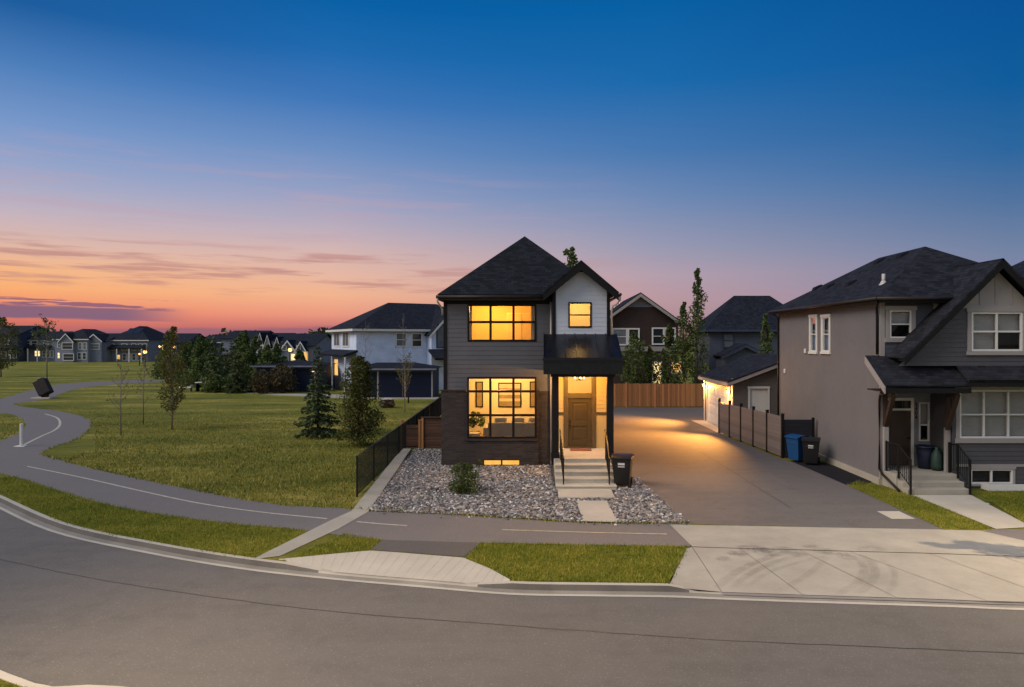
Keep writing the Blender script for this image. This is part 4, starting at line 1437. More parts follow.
for lb, a, b, c_, d_, bands in PIC:
    t = thing("framed_picture", lb, "picture", ((a + b) / 2, 30.38, c_))
    m_ = MB(); m_.box(a, b, 30.36, 30.395, c_, c_ + .05); m_.box(a, b, 30.36, 30.395, d_ - .05, d_); m_.box(a, a + .05, 30.36, 30.395, c_ + .051, d_ - .051); m_.box(b - .05, b, 30.36, 30.395, c_ + .051, d_ - .051)
    m_.build("frame", MT["trim_dark"], t)
    m_ = MB()
    if bands:
        zz = [c_ + .05 + (d_ - c_ - .1) * q for q in (0, .22, .34, .5, .62, .8, 1)]
        for i in range(6): m_.box(a + .05, b - .05, 30.372, 30.39, zz[i], zz[i + 1], i % 2)
    else: m_.box(a + .05, b - .05, 30.372, 30.39, c_ + .05, d_ - .05)
    m_.build("canvas", [CAN, CANL], t)
t = thing("armchair", "cream armchair in the lower left corner of the big window", "chair", (-2.75, 27.2, .7))
m_ = MB(); m_.box(-3.05, -2.5, 27.0, 27.5, 1.02, 1.14); m_.build("seat", FAB2, t, bevel=0.03)
m_ = MB(); m_.box(-3.05, -2.98, 27.0, 27.5, 1.14, 1.62); m_.build("backrest", FAB2, t, bevel=0.03)
for x in (-3.02, -2.53):
    for y in (27.03, 27.47):
        m_ = MB(); m_.box(x - .025, x + .025, y - .025, y + .025, .70, 1.02); m_.build("leg", FAB2, t)


def leaf_cloud(C, spread, n, size, flat=0.0):
    """n leaf quads gaussian round each centre; C (k,3), spread (k,)|(k,3)"""
    k = len(C)
    idx = RNG.integers(0, k, n)
    sp_ = np.broadcast_to(np.asarray(spread, float).reshape(k, -1), (k, 3)) if np.ndim(spread) else np.full((k, 3), spread)
    d = RNG.normal(0, 1, (n, 3))
    d *= (RNG.random(n) ** (1 / 3) / np.linalg.norm(d, axis=1))[:, None]
    P = C[idx] + d * sp_[idx]
    u = RNG.normal(0, 1, (n, 3)); u /= np.linalg.norm(u, axis=1)[:, None]
    t_ = RNG.normal(0, 1, (n, 3)); v = np.cross(u, t_); v /= np.linalg.norm(v, axis=1)[:, None]
    s = (size * (0.6 + 0.8 * RNG.random(n)))[:, None]
    return np.stack([P - u * s, P + v * s * .55, P + u * s, P - v * s * .55], 1)


t = thing("potted_plant", "leafy potted plant behind the left column of the big window", "plant", (-2.7, 28.1, .7))
m_ = MB(); m_.lathe((-2.7, 28.1, .70), [(0, 0), (.13, 0), (.17, .38), (.15, .38), (.14, .3), (0, .3)], 14); m_.build("pot", FAB2, t)
np_mesh("foliage", leaf_cloud(np.array([[-2.7, 28.1, 1.65], [-2.9, 28.1, 1.45], [-2.5, 28.05, 1.5]]), np.array([.28, .2, .2]), 130, .10), 4, MT["leaf"], t)
# bedroom: door and wardrobe panels, curtain
t = thing("wardrobe", "pale wardrobe against the rear wall of the upper bedroom", "wardrobe", (-0.9, 29.3, 3.9))
m_ = MB(); m_.box(-1.5, -0.2, 29.1, 29.58, 3.9, 6.0); m_.build("body", MT["shade_white"], t, bevel=.01)
for x in (-1.48, -.83):
    m_ = MB(); m_.box(x, x + .61, 29.07, 29.098, 3.95, 5.96); m_.build("door", FAB2, t, bevel=.006)
for x0, lb in ((-3.3, "pale curtain drawn aside at the left end of the wide upper window"), (-0.42, "pale curtain drawn aside at the right end of the wide upper window")):
    m_ = MB(); pr = None
    for i in range(25):
        cur = (x0 + i * .024, YF + .27 + .035 * math.sin(i * 1.15))
        if pr: m_.face([(pr[0], pr[1], 4.0), (cur[0], cur[1], 4.0), (cur[0], cur[1], 6.36), (pr[0], pr[1], 6.36)])
        pr = cur
    tag(m_.build("curtain", FAB2, smooth=True), lb, "curtain")

# ------------------------------------------------------------------ wheelie bins
def bin_(name, label, loc, rot, mat, s=1.0, tilt=0.0):
    t = thing(name, label, "bin", (0, 0, 0), rot=0.0)
    m2 = MB()
    lo, hi = (0.24, 0.27), (0.31, 0.36)
    P = [(-lo[0], -lo[1], .06), (lo[0], -lo[1], .06), (lo[0], lo[1] - .06, .06), (-lo[0], lo[1] - .06, .06), (-hi[0], -hi[1], .93), (hi[0], -hi[1], .93), (hi[0], hi[1], .93), (-hi[0], hi[1], .93)]
    m2.hexa(P)
    m2.box(-.33, .33, -.385, .37, .90, .955)
    m2.box(-.2, .2, -.365, -.33, .70, .73)
    m2.build("body", mat, t, bevel=0.02)
    m2 = MB()
    n = 8
    prev = None
    for i in range(n + 1):
        a = -0.42 + i / n * 0.82
        z = 0.962 + 0.085 * math.sin(math.pi * min(1, (i / n) * 1.0)) ** .8
        cur = (a, z)
        if prev:
            m2.hexa([(-.335, prev[0], prev[1] - .02), (.335, prev[0], prev[1] - .02), (.335, a, z - .02), (-.335, a, z - .02), (-.335, prev[0], prev[1]), (.335, prev[0], prev[1]), (.335, a, z), (-.335, a, z)])
        prev = cur
    m2.build("lid", mat, t)
    m2 = MB(); m2.tube([(-.30, .42, .97), (.30, .42, .97)], 0.018, 8); m2.box(-.30, -.26, .35, .43, .93, .98); m2.box(.26, .30, .35, .43, .93, .98)
    m2.build("handle", mat, t)
    for x in (-.29, .25):
        m2 = MB(); m2.tube([(x, .27, .125), (x + .05, .27, .125)], 0.125, 18); m2.build("wheel", MT["rubber"], t, bevel=.008)
    t.location = loc; t.rotation_euler = (0, 0, rot)
    return t


b1 = bin_("wheelie_bin", "black wheelie bin with white label standing beside the lit front steps", (2.66, 22.55, 0.03), R(-14), MT["bin_black"])
# label plate with two small marks
m_ = MB(); m_.hexa([(-.11, -.343, .66), (.11, -.343, .66), (.11, -.33, .66), (-.11, -.33, .66), (-.11, -.352, .80), (.11, -.352, .80), (.11, -.34, .80), (-.11, -.34, .80)])
m_.build("label_plate", MT["label_white"], b1)
b2 = bin_("wheelie_bin", "blue wheelie bin by the black fence panel", (10.22, 27.25, 0.02), R(-62), MT["bin_blue"])
b3 = bin_("wheelie_bin", "black wheelie bin next to the blue bin along the taupe wall", (10.46, 26.55, 0.02), R(-24), MT["bin_black"])
m_ = MB(); m_.hexa([(-.09, -.343, .66), (.09, -.343, .66), (.09, -.33, .66), (-.09, -.33, .66), (-.09, -.352, .78), (.09, -.352, .78), (.09, -.34, .78), (-.09, -.34, .78)])
m_.build("label_plate", MT["label_white"], b3)

# ------------------------------------------------------------------ right-hand house
RX, RY, RB = 11.3, 22.8, 32.6
rh = thing("house", "taupe two storey house with white trimmed windows and steep front gable at the right", "house", (RX + 3, RY, 0))
fw_ = west(RX, 0, 0)
def wx(px): return F * RX / (px - CX)          # distance along the side wall from a picture column
WS = [(wx(827.5), wx(821.5), 4.8 + 4, 5.9), ]
m_ = MB()
s1 = (24.05, 24.05)
sw = []
for pa, pb in ((810.5, 816.5), (822.5, 829.5)):
    ya, yb = wx(pb), wx(pa)
    ym = (ya + yb) / 2
    sw.append((ya, yb, CH + 0.0 - (351.5 - HY) * ym / F, CH - (317 - HY) * ym / F))
flat_wall(m_, FR((RX, 0, 0), (0, 1, 0), (-1, 0, 0)), RY, RB, 0.22, 6.2, sw, 0, 0.0, 0.1)
m_.face([(RX, RB, .22), (18, RB, .22), (18, RB, 6.2), (RX, RB, 6.2)])
m_.face([(18, RB, .22), (18, RY, .22), (18, RY, 6.2), (18, RB, 6.2)])
m_.build("side_wall", MT["stucco"], rh)
for a in sw:
    window(rh, FR((RX, 0, 0), (0, 1, 0), (-1, 0, 0)), *a, fw=0.05, mw=.04, fmat="trim_white", trim=0.10, back="blind", back_n=-.16, n_out=.02, n_in=-.05, rows=(0, .5, 1))
m_ = MB(); m_.box(RX - .07, RX + .1, RY - .02, RB, -.1, .22)
m_.build("foundation", MT["concrete"], rh)
m_ = MB()
for px, py in ((806, 351), (785.5, 371)):
    y = wx(px); z = CH - (py - HY) * y / F
    m_.box(RX - .07, RX, y - .07, y + .07, z - .1, z + .1)
m_.build("vent_cap", MT["trim_white"], rh, bevel=.02)
fu = south(0, RY, 0)
WU2 = (11.60, 12.32, 4.9, 5.82)
m_ = MB()
laps(m_, fu, 3.2, 6.2, lambda v: (RX, 18.0), [WU2], 0.15, 0.016)
flat_wall(m_, fu, WU2[0] - .001, WU2[1] + .001, WU2[2] - .001, WU2[3] + .001, [WU2], 0, 0, .1)
m_.build("upper_wall", MT["siding_slate"], rh)
window(rh, fu, *WU2, rows=(0, .5, 1), fw=.045, mw=.045, fmat="trim_white", trim=.14, trim_mat="panel_pale", back="blind", backcols=[(0, 1, .5, 1)])
m_ = MB(); m_.fbox(fu, RX - .03, RX + .13, 3.9, 6.15, -.02, .03); m_.fbox(fu, 13.06, 13.24, 5.3, 6.05, 0, .05)
m_.fbox(fu, RX - .03, RX + .10, .22, 3.9, -.02, .03)
m_.build("corner_board", MT["panel_pale"], rh)
# main hip roof
m_ = MB(); hip_roof(m_, 10.95, 18.05, 22.3, 32.95, 6.24, 2.14, run=3.55)
m_.build("roof", MT["shingle_r"], rh)
m_ = MB()
m_.box(10.97, 11.01, 22.33, 32.9, 6.06, 6.225); m_.box(10.97, 18.0, 22.33, 22.37, 6.06, 6.225); m_.box(10.99, RX, 22.37, 32.9, 6.10, 6.12); m_.box(RX, 17.9, 22.37, RY, 6.10, 6.12)
m_.build("fascia", MT["trim_dark"], rh)
m_ = MB(); m_.tube([(10.93, 22.3, 6.19), (10.93, 32.9, 6.19)], .06, 8); m_.build("gutter", MT["trim_brown"], rh, smooth=True); m_ = MB(); m_.tube([(10.93, 22.29, 6.19), (14.0, 22.29, 6.19)], .06, 8)
m_.build("gutter", MT["trim_brown"], rh, smooth=True)
m_ = MB()
m_.tube([(11.0, 22.42, 6.1), (11.02, 22.5, 5.95), (11.2, 22.85, 5.82), (11.23, 22.9, 5.6), (11.23, 22.9, 4.35)], .04, 8)
m_.build("downspout", MT["black_metal"], rh, smooth=True); m_ = MB()
m_.tube([(11.18, 21.95, 3.12), (11.2, 22.3, 3.06), (11.22, 22.66, 3.0), (11.23, 22.74, 2.8), (11.23, 22.74, 0.55), (11.24, 22.55, 0.40), (11.30, 21.6, 0.06)], .04, 8)
m_.build("downspout", MT["black_metal"], rh, smooth=True); m_ = MB()
m_.tube([(10.97, 32.5, 6.1), (11.24, 32.5, 5.9), (11.24, 32.5, 0.3)], .04, 8)
m_.build("downspout", MT["black_metal"], rh, smooth=True)
# roof vents and plumbing stack on the left slope
def on_left_slope(px, py):
    """intersection of the picture ray with the left roof plane"""
    k = 2.14 / 3.55
    a = (px - CX) / F; b = -(py - HY) / F       # X = aY, Z = CH + bY ; Z = 6.24 + k (X - 10.95)
    Y = (6.24 - k * 10.95 - CH) / (b - k * a)
    return Vector((a * Y, Y, CH + b * Y))
for px, py in ((902, 256), (879, 262), (850.5, 284), (829, 287), (817, 288.5)):
    p = on_left_slope(px, py)
    m_ = MB(); k = 2.14 / 3.55
    m_.hexa([p + Vector(q) for q in ((-.2, -.17, -.2 * k), (.2, -.17, .2 * k), (.2, .17, .2 * k), (-.2, .17, -.2 * k), (-.14, -.15, -.14 * k + .13), (.17, -.15, .17 * k + .08), (.17, .15, .17 * k + .08), (-.14, .15, -.14 * k + .13))])
    m_.build("roof_vent", MT["trim_dark"], rh, bevel=.015)
p = on_left_slope(883.5, 283)
m_ = MB(); m_.tube([p + Vector((0, 0, -.1)), p + Vector((0, 0, .32))], .06, 10); m_.lathe(p, [(.16, -.08), (.07, .08)], 12)
m_.build("vent_stack", MT["downspout"], rh, smooth=True)
# front gable
GYF, GYR = 22.05, 21.65
fgr = south(0, GYF, 0)
PX, PZ, GB = 14.63, 7.43, 4.0
WG2 = (13.85, 15.50, 4.475, 5.735)
def gx(v): return (PX - (PZ - .30 - v), PX + (PZ - .30 - v))
m_ = MB()
laps(m_, fgr, GB, 5.89, gx, [WG2], 0.15, .016)
flat_wall(m_, fgr, WG2[0] - .001, WG2[1] + .001, WG2[2] - .001, WG2[3] + .001, [WG2], 0, 0, .1)
m_.build("gable_wall", MT["siding_taupe"], rh)
m_ = MB()
a, b = gx(5.89)
m_.face([fgr.p(a, 5.89, .012), fgr.p(b, 5.89, .012), fgr.p(PX, PZ - .30, .012)])
for i in (-2, -1, 0, 1, 2):
    x = PX + i * .5 - .02
    h = PZ - .30 - abs(x + .02 - PX)
    if h > 6.0: m_.fbox(fgr, x, x + .045, 5.97, h - .02, .0, .035)
m_.fbox(fgr, a, b, 5.86, 5.96, .0, .04)
m_.build("gable_panel", MT["panel_pale"], rh)
window(rh, fgr, *WG2, cols=(0, .5, 1), rows=(0, .5, 1), fw=.06, mw=.06, fmat="trim_white", trim=.13, trim_mat="panel_pale", back="blind", backcols=[(0, 1, .5, 1), (0, .5, 0, .5)])
m_ = MB()
for sx in (-1, 1):
    e = (PX + sx * 3.16, PZ - 3.16)
    q = [(PX, GYR, PZ), (e[0], GYR, e[1]), (e[0], 23.4, e[1]), (PX, 25.6, PZ)]
    if sx > 0 : q = [(PX, GYR, PZ), (e[0], GYR, e[1]), (e[0], 25.6, e[1]), (PX, 25.6, PZ)]
    slab(m_, q if sx > 0 else q[::-1], .06)
m_.build("gable_roof", MT["shingle_r"], rh)
m_ = MB()
for sx in (-1, 1):
    for y0, y1, h in ((GYR + .005, GYR + .045, .20), (GYR + .046, GYF, .06)):
        A = [(PX, y0, PZ - .09), (PX + sx * 3.12, y0, PZ - 3.21), (PX + sx * 3.12, y0, PZ - 3.21 - h), (PX, y0, PZ - .09 - h * 1.15)]
        B = [(p[0], y1, p[2]) for p in A]
        m_.face(A if sx < 0 else A[::-1]); m_.face(B[::-1] if sx < 0 else B)
        for i in range(4): m_.face([A[i], A[(i + 1) % 4], B[(i + 1) % 4], B[i]])
m_.build("bargeboard", MT["trim_dark"], rh)
# pent roof, porch roof
m_ = MB()
slab(m_, [(13.4, 21.42, 3.58), (18.0, 21.42, 3.58), (18.0, GYF + .02, 4.03), (13.4, GYF + .02, 4.03)], .08)
slab(m_, [(10.80, 21.5, 3.40), (13.55, 21.5, 3.40), (13.55, RY, 4.32), (10.80, RY, 4.32)], .08)
m_.build("porch_roof", MT["shingle_r"], rh)
m_ = MB()
m_.box(10.84, 13.53, 21.52, 21.56, 3.15, 3.31); m_.box(13.4, 18.0, 21.45, 21.49, 3.36, 3.50); m_.box(13.42, 18.0, 21.5, 22.3, 3.40, 3.43)
m_.box(10.84, 13.5, 21.57, RY - .03, 3.18, 3.22)
m_.build("porch_fascia", MT["trim_dark"], rh)
m_ = MB()
m_.hexa([(10.77, 21.48, 3.14), (10.81, 21.48, 3.14), (10.81, RY, 4.06), (10.77, RY, 4.06), (10.77, 21.48, 3.36), (10.81, 21.48, 3.36), (10.81, RY, 4.28), (10.77, RY, 4.28)])
m_.build("rake_board", MT["panel_pale"], rh)
# ground-floor front: bay wall
BY = 22.3
fb = south(0, BY, 0)
WM = (13.62, 16.02, 1.63, 3.20)
WBs = (13.98, 15.36, 0.14, 0.62)
m_ = MB()
laps(m_, fb, 0.0, 3.42, lambda v: (13.42, 18.0), [WM, WBs], .15, .016)
for q in (WM, WBs): flat_wall(m_, fb, q[0] - .001, q[1] + .001, q[2] - .001, q[3] + .001, [q], 0, 0, .1)
m_.face([(13.42, BY, 0), (13.42, BY, 3.4), (13.42, 23.6, 3.4), (13.42, 23.6, 0)])
m_.fbox(fb, 13.38, 13.5, .0, 3.42, -.02, .03)
m_.build("bay_wall", MT["siding_taupe"], rh)
window(rh, fb, *WM, cols=(0, 1 / 3, 2 / 3, 1), rows=(0, .49, 1), fw=.055, mw=.055, fmat="trim_white", trim=.12, trim_mat="panel_pale", sill=.3, back="blind")
window(rh, fb, *WBs, cols=(0, .5, 1), fw=.05, mw=.05, fmat="trim_white", trim=.07, trim_mat="panel_pale", back="dark_room")
m_ = MB(); m_.fbox(fb, 13.5, 18, .70, .78, 0, .04); m_.build("belly_band", MT["panel_pale"], rh)
m_ = MB(); m_.box(14.3, 15.9, 21.85, 21.93, -.05, .2); m_.box(15.82, 15.9, 21.93, 22.27, -.05, .2); m_.box(14.3, 14.38, 21.93, 22.27, -.05, .2)
m_.build("window_well", MT["trim_white"], rh)
# porch recess
YD = 23.6
fd = south(0, YD, 0)
DD = (11.92, 12.74, .5, 2.74)
SL = (13.02, 13.40 - .02, 1.34, 2.68)
m_ = MB()
flat_wall(m_, fd, RX + .05, 13.42, .3, 3.3, [DD, SL], 0, 0, .1)
m_.face([(RX + .06, RY, .3), (RX + .06, RY, 3.3), (RX + .06, YD, 3.3), (RX + .06, YD, .3)][::-1])
m_.face([(RX + .05, RY, 3.17), (13.42, RY, 3.17), (13.42, YD, 3.17), (RX + .05, YD, 3.17)][::-1])
m_.build("porch_wall", M("porch_grey", (0.20, 0.205, 0.225), 0.6, 0.08, 2), rh)
window(rh, fd, *SL, rows=(0, .42, 1), fw=.045, mw=.05, fmat="trim_white", back="blind", backcols=[(0, 1, .42, 1)])
m_ = MB()
m_.fbox(fd, DD[0], DD[1], .5, 2.40, -.06, -.02)
for a, b in ((.66, 1.32), (1.46, 2.26)):
    m_.fbox(fd, DD[0] + .14, DD[1] - .14, a, b, -.02, -.006)
d2 = m_.build("door", MT["door_dark"], rh, bevel=.008)
m_ = MB(); m_.tube([fd.p(DD[1] - .07, 1.45, -.02), fd.p(DD[1] - .07, 1.45, .05)], .03, 10); m_.build("handle", MT["black_metal"], d2)
m_ = MB()
m_.fbox(fd, DD[0] - .10, DD[0], .5, 2.84, -.04, .03); m_.fbox(fd, DD[1], DD[1] + .10, .5, 2.84, -.04, .03); m_.fbox(fd, DD[0], DD[1], 2.74, 2.84, -.04, .03); m_.fbox(fd, DD[0], DD[1], 2.401, 2.47, -.04, .03)
m_.build("door_frame", MT["trim_white"], rh)
m_ = MB(); m_.fbox(fd, DD[0], DD[1], 2.471, 2.739, -.05, -.03); m_.build("transom_pane", MT["glass_dark"], rh)
m_ = MB()
for k in range(1, 3): m_.fbox(fd, DD[0] + .82 * k / 3 - .012, DD[0] + .82 * k / 3 + .012, 2.472, 2.738, -.03, -.01)
m_.build("transom_bar", MT["door_dark"], rh)
# worn four-figure house number, set vertically
for i, ch in enumerate("5404"):
    cu = bpy.data.curves.new("house_number", "FONT")
    cu.body = ch; cu.size = .19; cu.extrude = .008; cu.align_x = "CENTER"
    o = bpy.data.objects.new("house_number", cu); COL.objects.link(o)
    me = bpy.data.meshes.new_from_object(o.evaluated_get(bpy.context.evaluated_depsgraph_get()))
    bpy.data.objects.remove(o)
    me.materials.clear(); me.materials.append(MT["trim_dark"])
    o = bpy.data.objects.new("house_number", me); COL.objects.link(o)
    o.parent = rh
    o.location = Vector((12.92, YD - .012, 2.54 - i * .145)) - ORIGIN[rh.name]
    o.rotation_euler = (R(90), 0, 0)
# braces, posts
for x0, x1, yb in ((11.13, 11.42, 22.74), (13.16, 13.2, 22.24)):
    m_ = MB()
    m_.beam((x0, 21.62, 3.12), (x1, yb - .03, 2.0), .14, .12, up=(1, 0, 0))
    m_.beam((x0 - .02, 21.60, 3.09), (x1, yb, 3.09), .13, .14)
    m_.beam((x1, yb - .02, 1.9), (x1, yb - .02, 3.0), .13, .10, up=(0, 1, 0))
    m_.build("brace", MT["wood_brace"], rh, bevel=.006)
for x, y in ((11.42, 22.7), (13.3, 22.42)):
    m_ = MB(); m_.box(x - .08, x + .08, y - .06, y + .06, .5, 1.95); m_.build("porch_post", MT["panel_pale"], rh, bevel=.006)
m_ = MB()
m_.box(11.35, 13.38, 21.9, YD, -.1, .50); m_.box(11.40, 13.36, 21.6, 21.899, -.1, .335); m_.box(11.40, 13.36, 21.3, 21.599, -.1, .17)
m_.build("front_steps", MT["concrete"], rh, bevel=.01)
def rail(pts, posts, name="hand_rail"):
    m2 = MB()
    m2.tube(pts, .024, 8)
    for x, y, z0, z1 in posts: m2.box(x - .026, x + .026, y - .026, y + .026, z0, z1)
    low = [(p[0], p[1], p[2] - .82) for p in pts]
    m2.tube(low, .014, 6)
    for a, b in zip(pts, pts[1:]):
        n_ = max(2, int((Vector(b) - Vector(a)).length / .11))
        for i in range(1, n_):
            p = Vector(a).lerp(Vector(b), i / n_)
            m2.box(p.x - .008, p.x + .008, p.y - .008, p.y + .008, p.z - .82, p.z)
    m2.build(name, MT["black_metal"], rh)
rail([(11.40, 22.60, 1.46), (11.42, 21.85, 1.46), (11.47, 21.25, 1.08)], [(11.40, 22.60, .5, 1.5), (11.42, 21.87, .4, 1.5), (11.47, 21.25, .0, 1.12)])
rail([(13.30, 22.30, 1.46), (13.32, 21.85, 1.46), (13.32, 21.25, 1.08)], [(13.30, 22.30, .5, 1.5), (13.32, 21.87, .4, 1.5), (13.32, 21.25, .0, 1.12)])
# things on that porch
t = thing("planter", "dark blue ribbed planter tub on the porch beside the brown door", "planter", (12.98, 23.1, .5))
m_ = MB(); m_.lathe((12.98, 23.1, .5), [(0, 0), (.24, 0), (.29, .55), (.31, .72), (.33, .72), (.33, .76), (.28, .76), (.27, .68), (0, .66)], 20)
m_.build("tub", M("navy_plastic", (.012, .018, .042), .4, .2, 5), t, smooth=True)
t = thing("garden_bag", "small green and blue sack leaning on the dark planter tub", "bag", (13.12, 22.7, .5))
m_ = MB(); m_.lathe((13.12, 22.7, .5), [(0, 0), (.15, .01), (.19, .15), (.17, .5), (.10, .66), (.05, .70), (.09, .78), (0, .76)], 12)
m_.build("sack", M("green_sack", (.012, .036, .026), .6, .4, 9), t, smooth=True)

nb = thing("house", "neighbouring dark roofed house just showing above the right edge gable", "house", (22, 23, 0))
m_ = MB(); m_.box(19.0, 26, 22.6, 34, 0, 6.2); m_.build("wall", MT["siding_taupe"], nb)
m_ = MB(); hip_roof(m_, 18.6, 26.4, 22.1, 34.4, 6.25, 2.6, run=3.9); m_.build("roof", MT["shingle_far"], nb)
for u in (20, 22.4):
    window(nb, south(0, 22.6, 0), u, u + 1.2, 4.2, 5.5, rows=(0, .5, 1), fmat="trim_white", pane="glass_dark", trim=.1, n_in=0.003, n_out=.05)


# ------------------------------------------------------------------ fences
def wire_fence():
    a, b = Vector((*G(357, 497), 0)), Vector((-6.55, 45.5, 0))
    t = thing("wire_fence", "black wire mesh fence along the concrete edging left of the lit house", "fence", tuple(a))
    d = (b - a); L = d.length; d.normalize()
    Hh = 1.24
    for i in range(11):
        p = a + d * L * i / 10
        m2 = MB(); m2.tube([p + Vector((0, 0, -.1)), p + Vector((0, 0, Hh + .03))], .03, 8); m2.build("post", MT["black_metal"], t)
    m2 = MB(); m2.tube([a + Vector((0, 0, Hh)), b + Vector((0, 0, Hh))], .024, 8); m2.build("top_rail", MT["black_metal"], t)
    m2 = MB()
    m2.tube([a + Vector((0, 0, .06)), b + Vector((0, 0, .06))], .012, 5)
    n_ = int(L / .065)
    q0 = len(m2.v)
    nrm = Vector((d.y, -d.x, 0)) * .004
    for i in range(-18, n_):
        for s in (1, -1):
            u0, u1 = i * .065, i * .065 + 1.18
            z0, z1 = (.06, Hh) if s > 0 else (Hh, .06)
            if u0 < 0: z0 += (z1 - z0) * (-u0 / 1.18); u0 = 0
            if u1 > L: z1 -= (z1 - z0) * ((u1 - L) / max(u1 - u0, .01)); u1 = L
            if u1 <= u0: continue
            A, B = a + d * u0 + Vector((0, 0, z0)), a + d * u1 + Vector((0, 0, z1))
            w_ = Vector((0, 0, .0042))
            m2.face([A - w_, B - w_, B + w_, A + w_])
            m2.face([A - nrm, B - nrm, B + nrm, A + nrm])
    m2.build("wire_mesh", MT["black_metal"], t, uv=False)


wire_fence()
YG = 30.25
t = thing("garden_gate", "low brown wooden gate between the wire fence and the taller cedar panel", "gate", (-5.9, YG, 0))
m_ = MB(); m_.box(-6.12, -5.48, YG, YG + .03, .08, 1.08); m_.build("panel", MT["cedar_h"], t, bevel=.004)
m_ = MB(); m_.box(-6.12, -5.48, YG - .03, YG - .001, .95, 1.05); m_.box(-6.12, -5.48, YG - .03, YG - .001, .14, .24); m_.build("rail", MT["cedar_h"], t)
for x in (-6.2, -5.42):
    m_ = MB(); m_.box(x - .05, x + .05, YG - .05, YG + .05, 0, 1.28); m_.box(x - .065, x + .065, YG - .065, YG + .065, 1.28, 1.31); m_.build("post", MT["cedar"], t, bevel=.005)
t = thing("wooden_fence", "short brown cedar fence panel of flat boards against the brick base", "fence", (-4.6, YG, 0))
m_ = MB(); m_.box(-5.35, -3.88, YG + .0, YG + .03, .06, 1.40); m_.build("panel", MT["cedar_h"], t, bevel=.004)
m_ = MB(); m_.box(-5.37, -3.87, YG - .06, YG + .06, 1.401, 1.44); m_.build("cap_rail", MT["cedar_h"], t, bevel=.004)
for x in (-5.29, -3.93):
    m_ = MB(); m_.box(x - .05, x + .05, YG - .055, YG - .001, 0, 1.40); m_.build("post", MT["cedar"], t, bevel=.005)

# cedar fence across the end of the lane
YW = 49.4
t = thing("wooden_fence", "long tall cedar fence closing the far end of the lane under the poplars", "fence", (6, YW, 0))
xs = [4.0, 6.1, 8.2, 10.3, 12.4]
for a, b in zip(xs, xs[1:]):
    m_ = MB(); x = a + .06
    while x < b - .1:
        w_ = .135
        m_.box(x, x + w_, YW, YW + .02, .06, 1.72 + RNG.normal(0, .012)); x += w_ + .008
    m_.build("panel", MT["cedar"], t)
    m_ = MB(); m_.box(a, b, YW + .021, YW + .06, .4, .49); m_.box(a, b, YW + .021, YW + .06, 1.4, 1.49); m_.build("rail", MT["cedar_h"], t)
for x in xs:
    m_ = MB(); m_.box(x - .05, x + .05, YW - .03, YW + .06, 0, 1.80); m_.build("post", MT["cedar"], t)

# grey composite fence along the lane
t = thing("composite_fence", "grey board fence of five panels along the right edge of the lane", "fence", (9.5, 32, 0))
fa, fbb = Vector((9.25, 35.6, 0)), Vector((9.86, 28.0, 0))
hh = [1.62, 1.64, 1.66, 1.68, 1.70]
for i in range(6):
    p = fa.lerp(fbb, i / 5)
    m_ = MB(); m_.box(p.x - .055, p.x + .055, p.y - .055, p.y + .055, -.05, 1.80); m_.box(p.x - .065, p.x + .065, p.y - .065, p.y + .065, 1.80, 1.83)
    m_.build("post", MT["black_metal"], t)
for i in range(5):
    p, q = fa.lerp(fbb, (i + .02) / 5), fa.lerp(fbb, (i + .98) / 5)
    m_ = MB(); m_.beam(p + Vector((0, 0, .06 + hh[i] / 2 - .03)), q + Vector((0, 0, .06 + hh[i] / 2 - .03)), .04, hh[i] - .06)
    m_.build("panel", MT["grey_boards"], t, bevel=.004)
t = thing("composite_fence", "black board fence panel behind the two bins at the taupe wall", "fence", (10.5, 27.98, 0))
m_ = MB(); m_.box(9.93, 11.05, 27.96, 28.0, .05, 1.58); m_.build("panel", MT["fence_black"], t)
m_ = MB(); m_.box(11.05, 11.15, 27.93, 28.03, 0, 1.66); m_.build("post", MT["black_metal"], t)

# ------------------------------------------------------------------ garage on the lane
GY, GYB, GXL, GXR = 35.2, 41.3, 9.83, 16.2
MT["garage_siding"] = M("garage_siding", (0.125, 0.112, 0.105), 0.6, 0.1, 1.5)
gr = thing("garage", "grey garage on the lane with two lamps lit beside its white door", "garage", (13, 38, 0))
RDG, RZ, EZ = 13.0, 4.05, 2.86
m_ = MB()
laps(m_, south(0, GY, 0), 0.0, 3.95, lambda v: (GXL + max(0, (v - EZ)) * 2.66, GXR - max(0, (v - EZ)) * 2.66) if v > EZ else (GXL, GXR), [(10.72, 11.62, 0, 2.35)], .17, .018)
flat_wall(m_, south(0, GY, 0), 10.719, 11.621, 0, 2.351, [(10.72, 11.62, 0, 2.35)], 0, 0, .08)
GD = (GY + .75, GYB - .75)
fl = FR((GXL, 0, 0), (0, 1, 0), (-1, 0, 0))
laps(m_, FR((GXL, 0, 0), (0, 1, 0), (-1, 0, 0)), 0.0, 2.86, lambda v: (GY, GYB), [(GD[0], GD[1], 0, 2.25)], .17, .018)
m_.face([(GXR, GY, 0), (GXR, GYB, 0), (GXR, GYB, EZ), (GXR, GY, EZ)])
m_.face([(GXL, GYB, 0), (GXL, GYB, EZ), (RDG, GYB, RZ - .05), (GXR, GYB, EZ), (GXR, GYB, 0)])
m_.build("wall", MT["garage_siding"], gr)
m_ = MB()
k = (RZ - EZ) / (RDG - GXL)
for sx, xe in ((-1, GXL - .35), (1, GXR + .35)):
    ze = RZ - abs(xe - RDG) * k
    q = [(RDG, GY - .3, RZ), (xe, GY - .3, ze), (xe, GYB + .3, ze), (RDG, GYB + .3, RZ)]
    slab(m_, q if sx < 0 else q[::-1], .07)
m_.build("roof", MT["shingle_r"], gr)
m_ = MB()
xe = GXL - .35; ze = RZ - abs(xe - RDG) * k
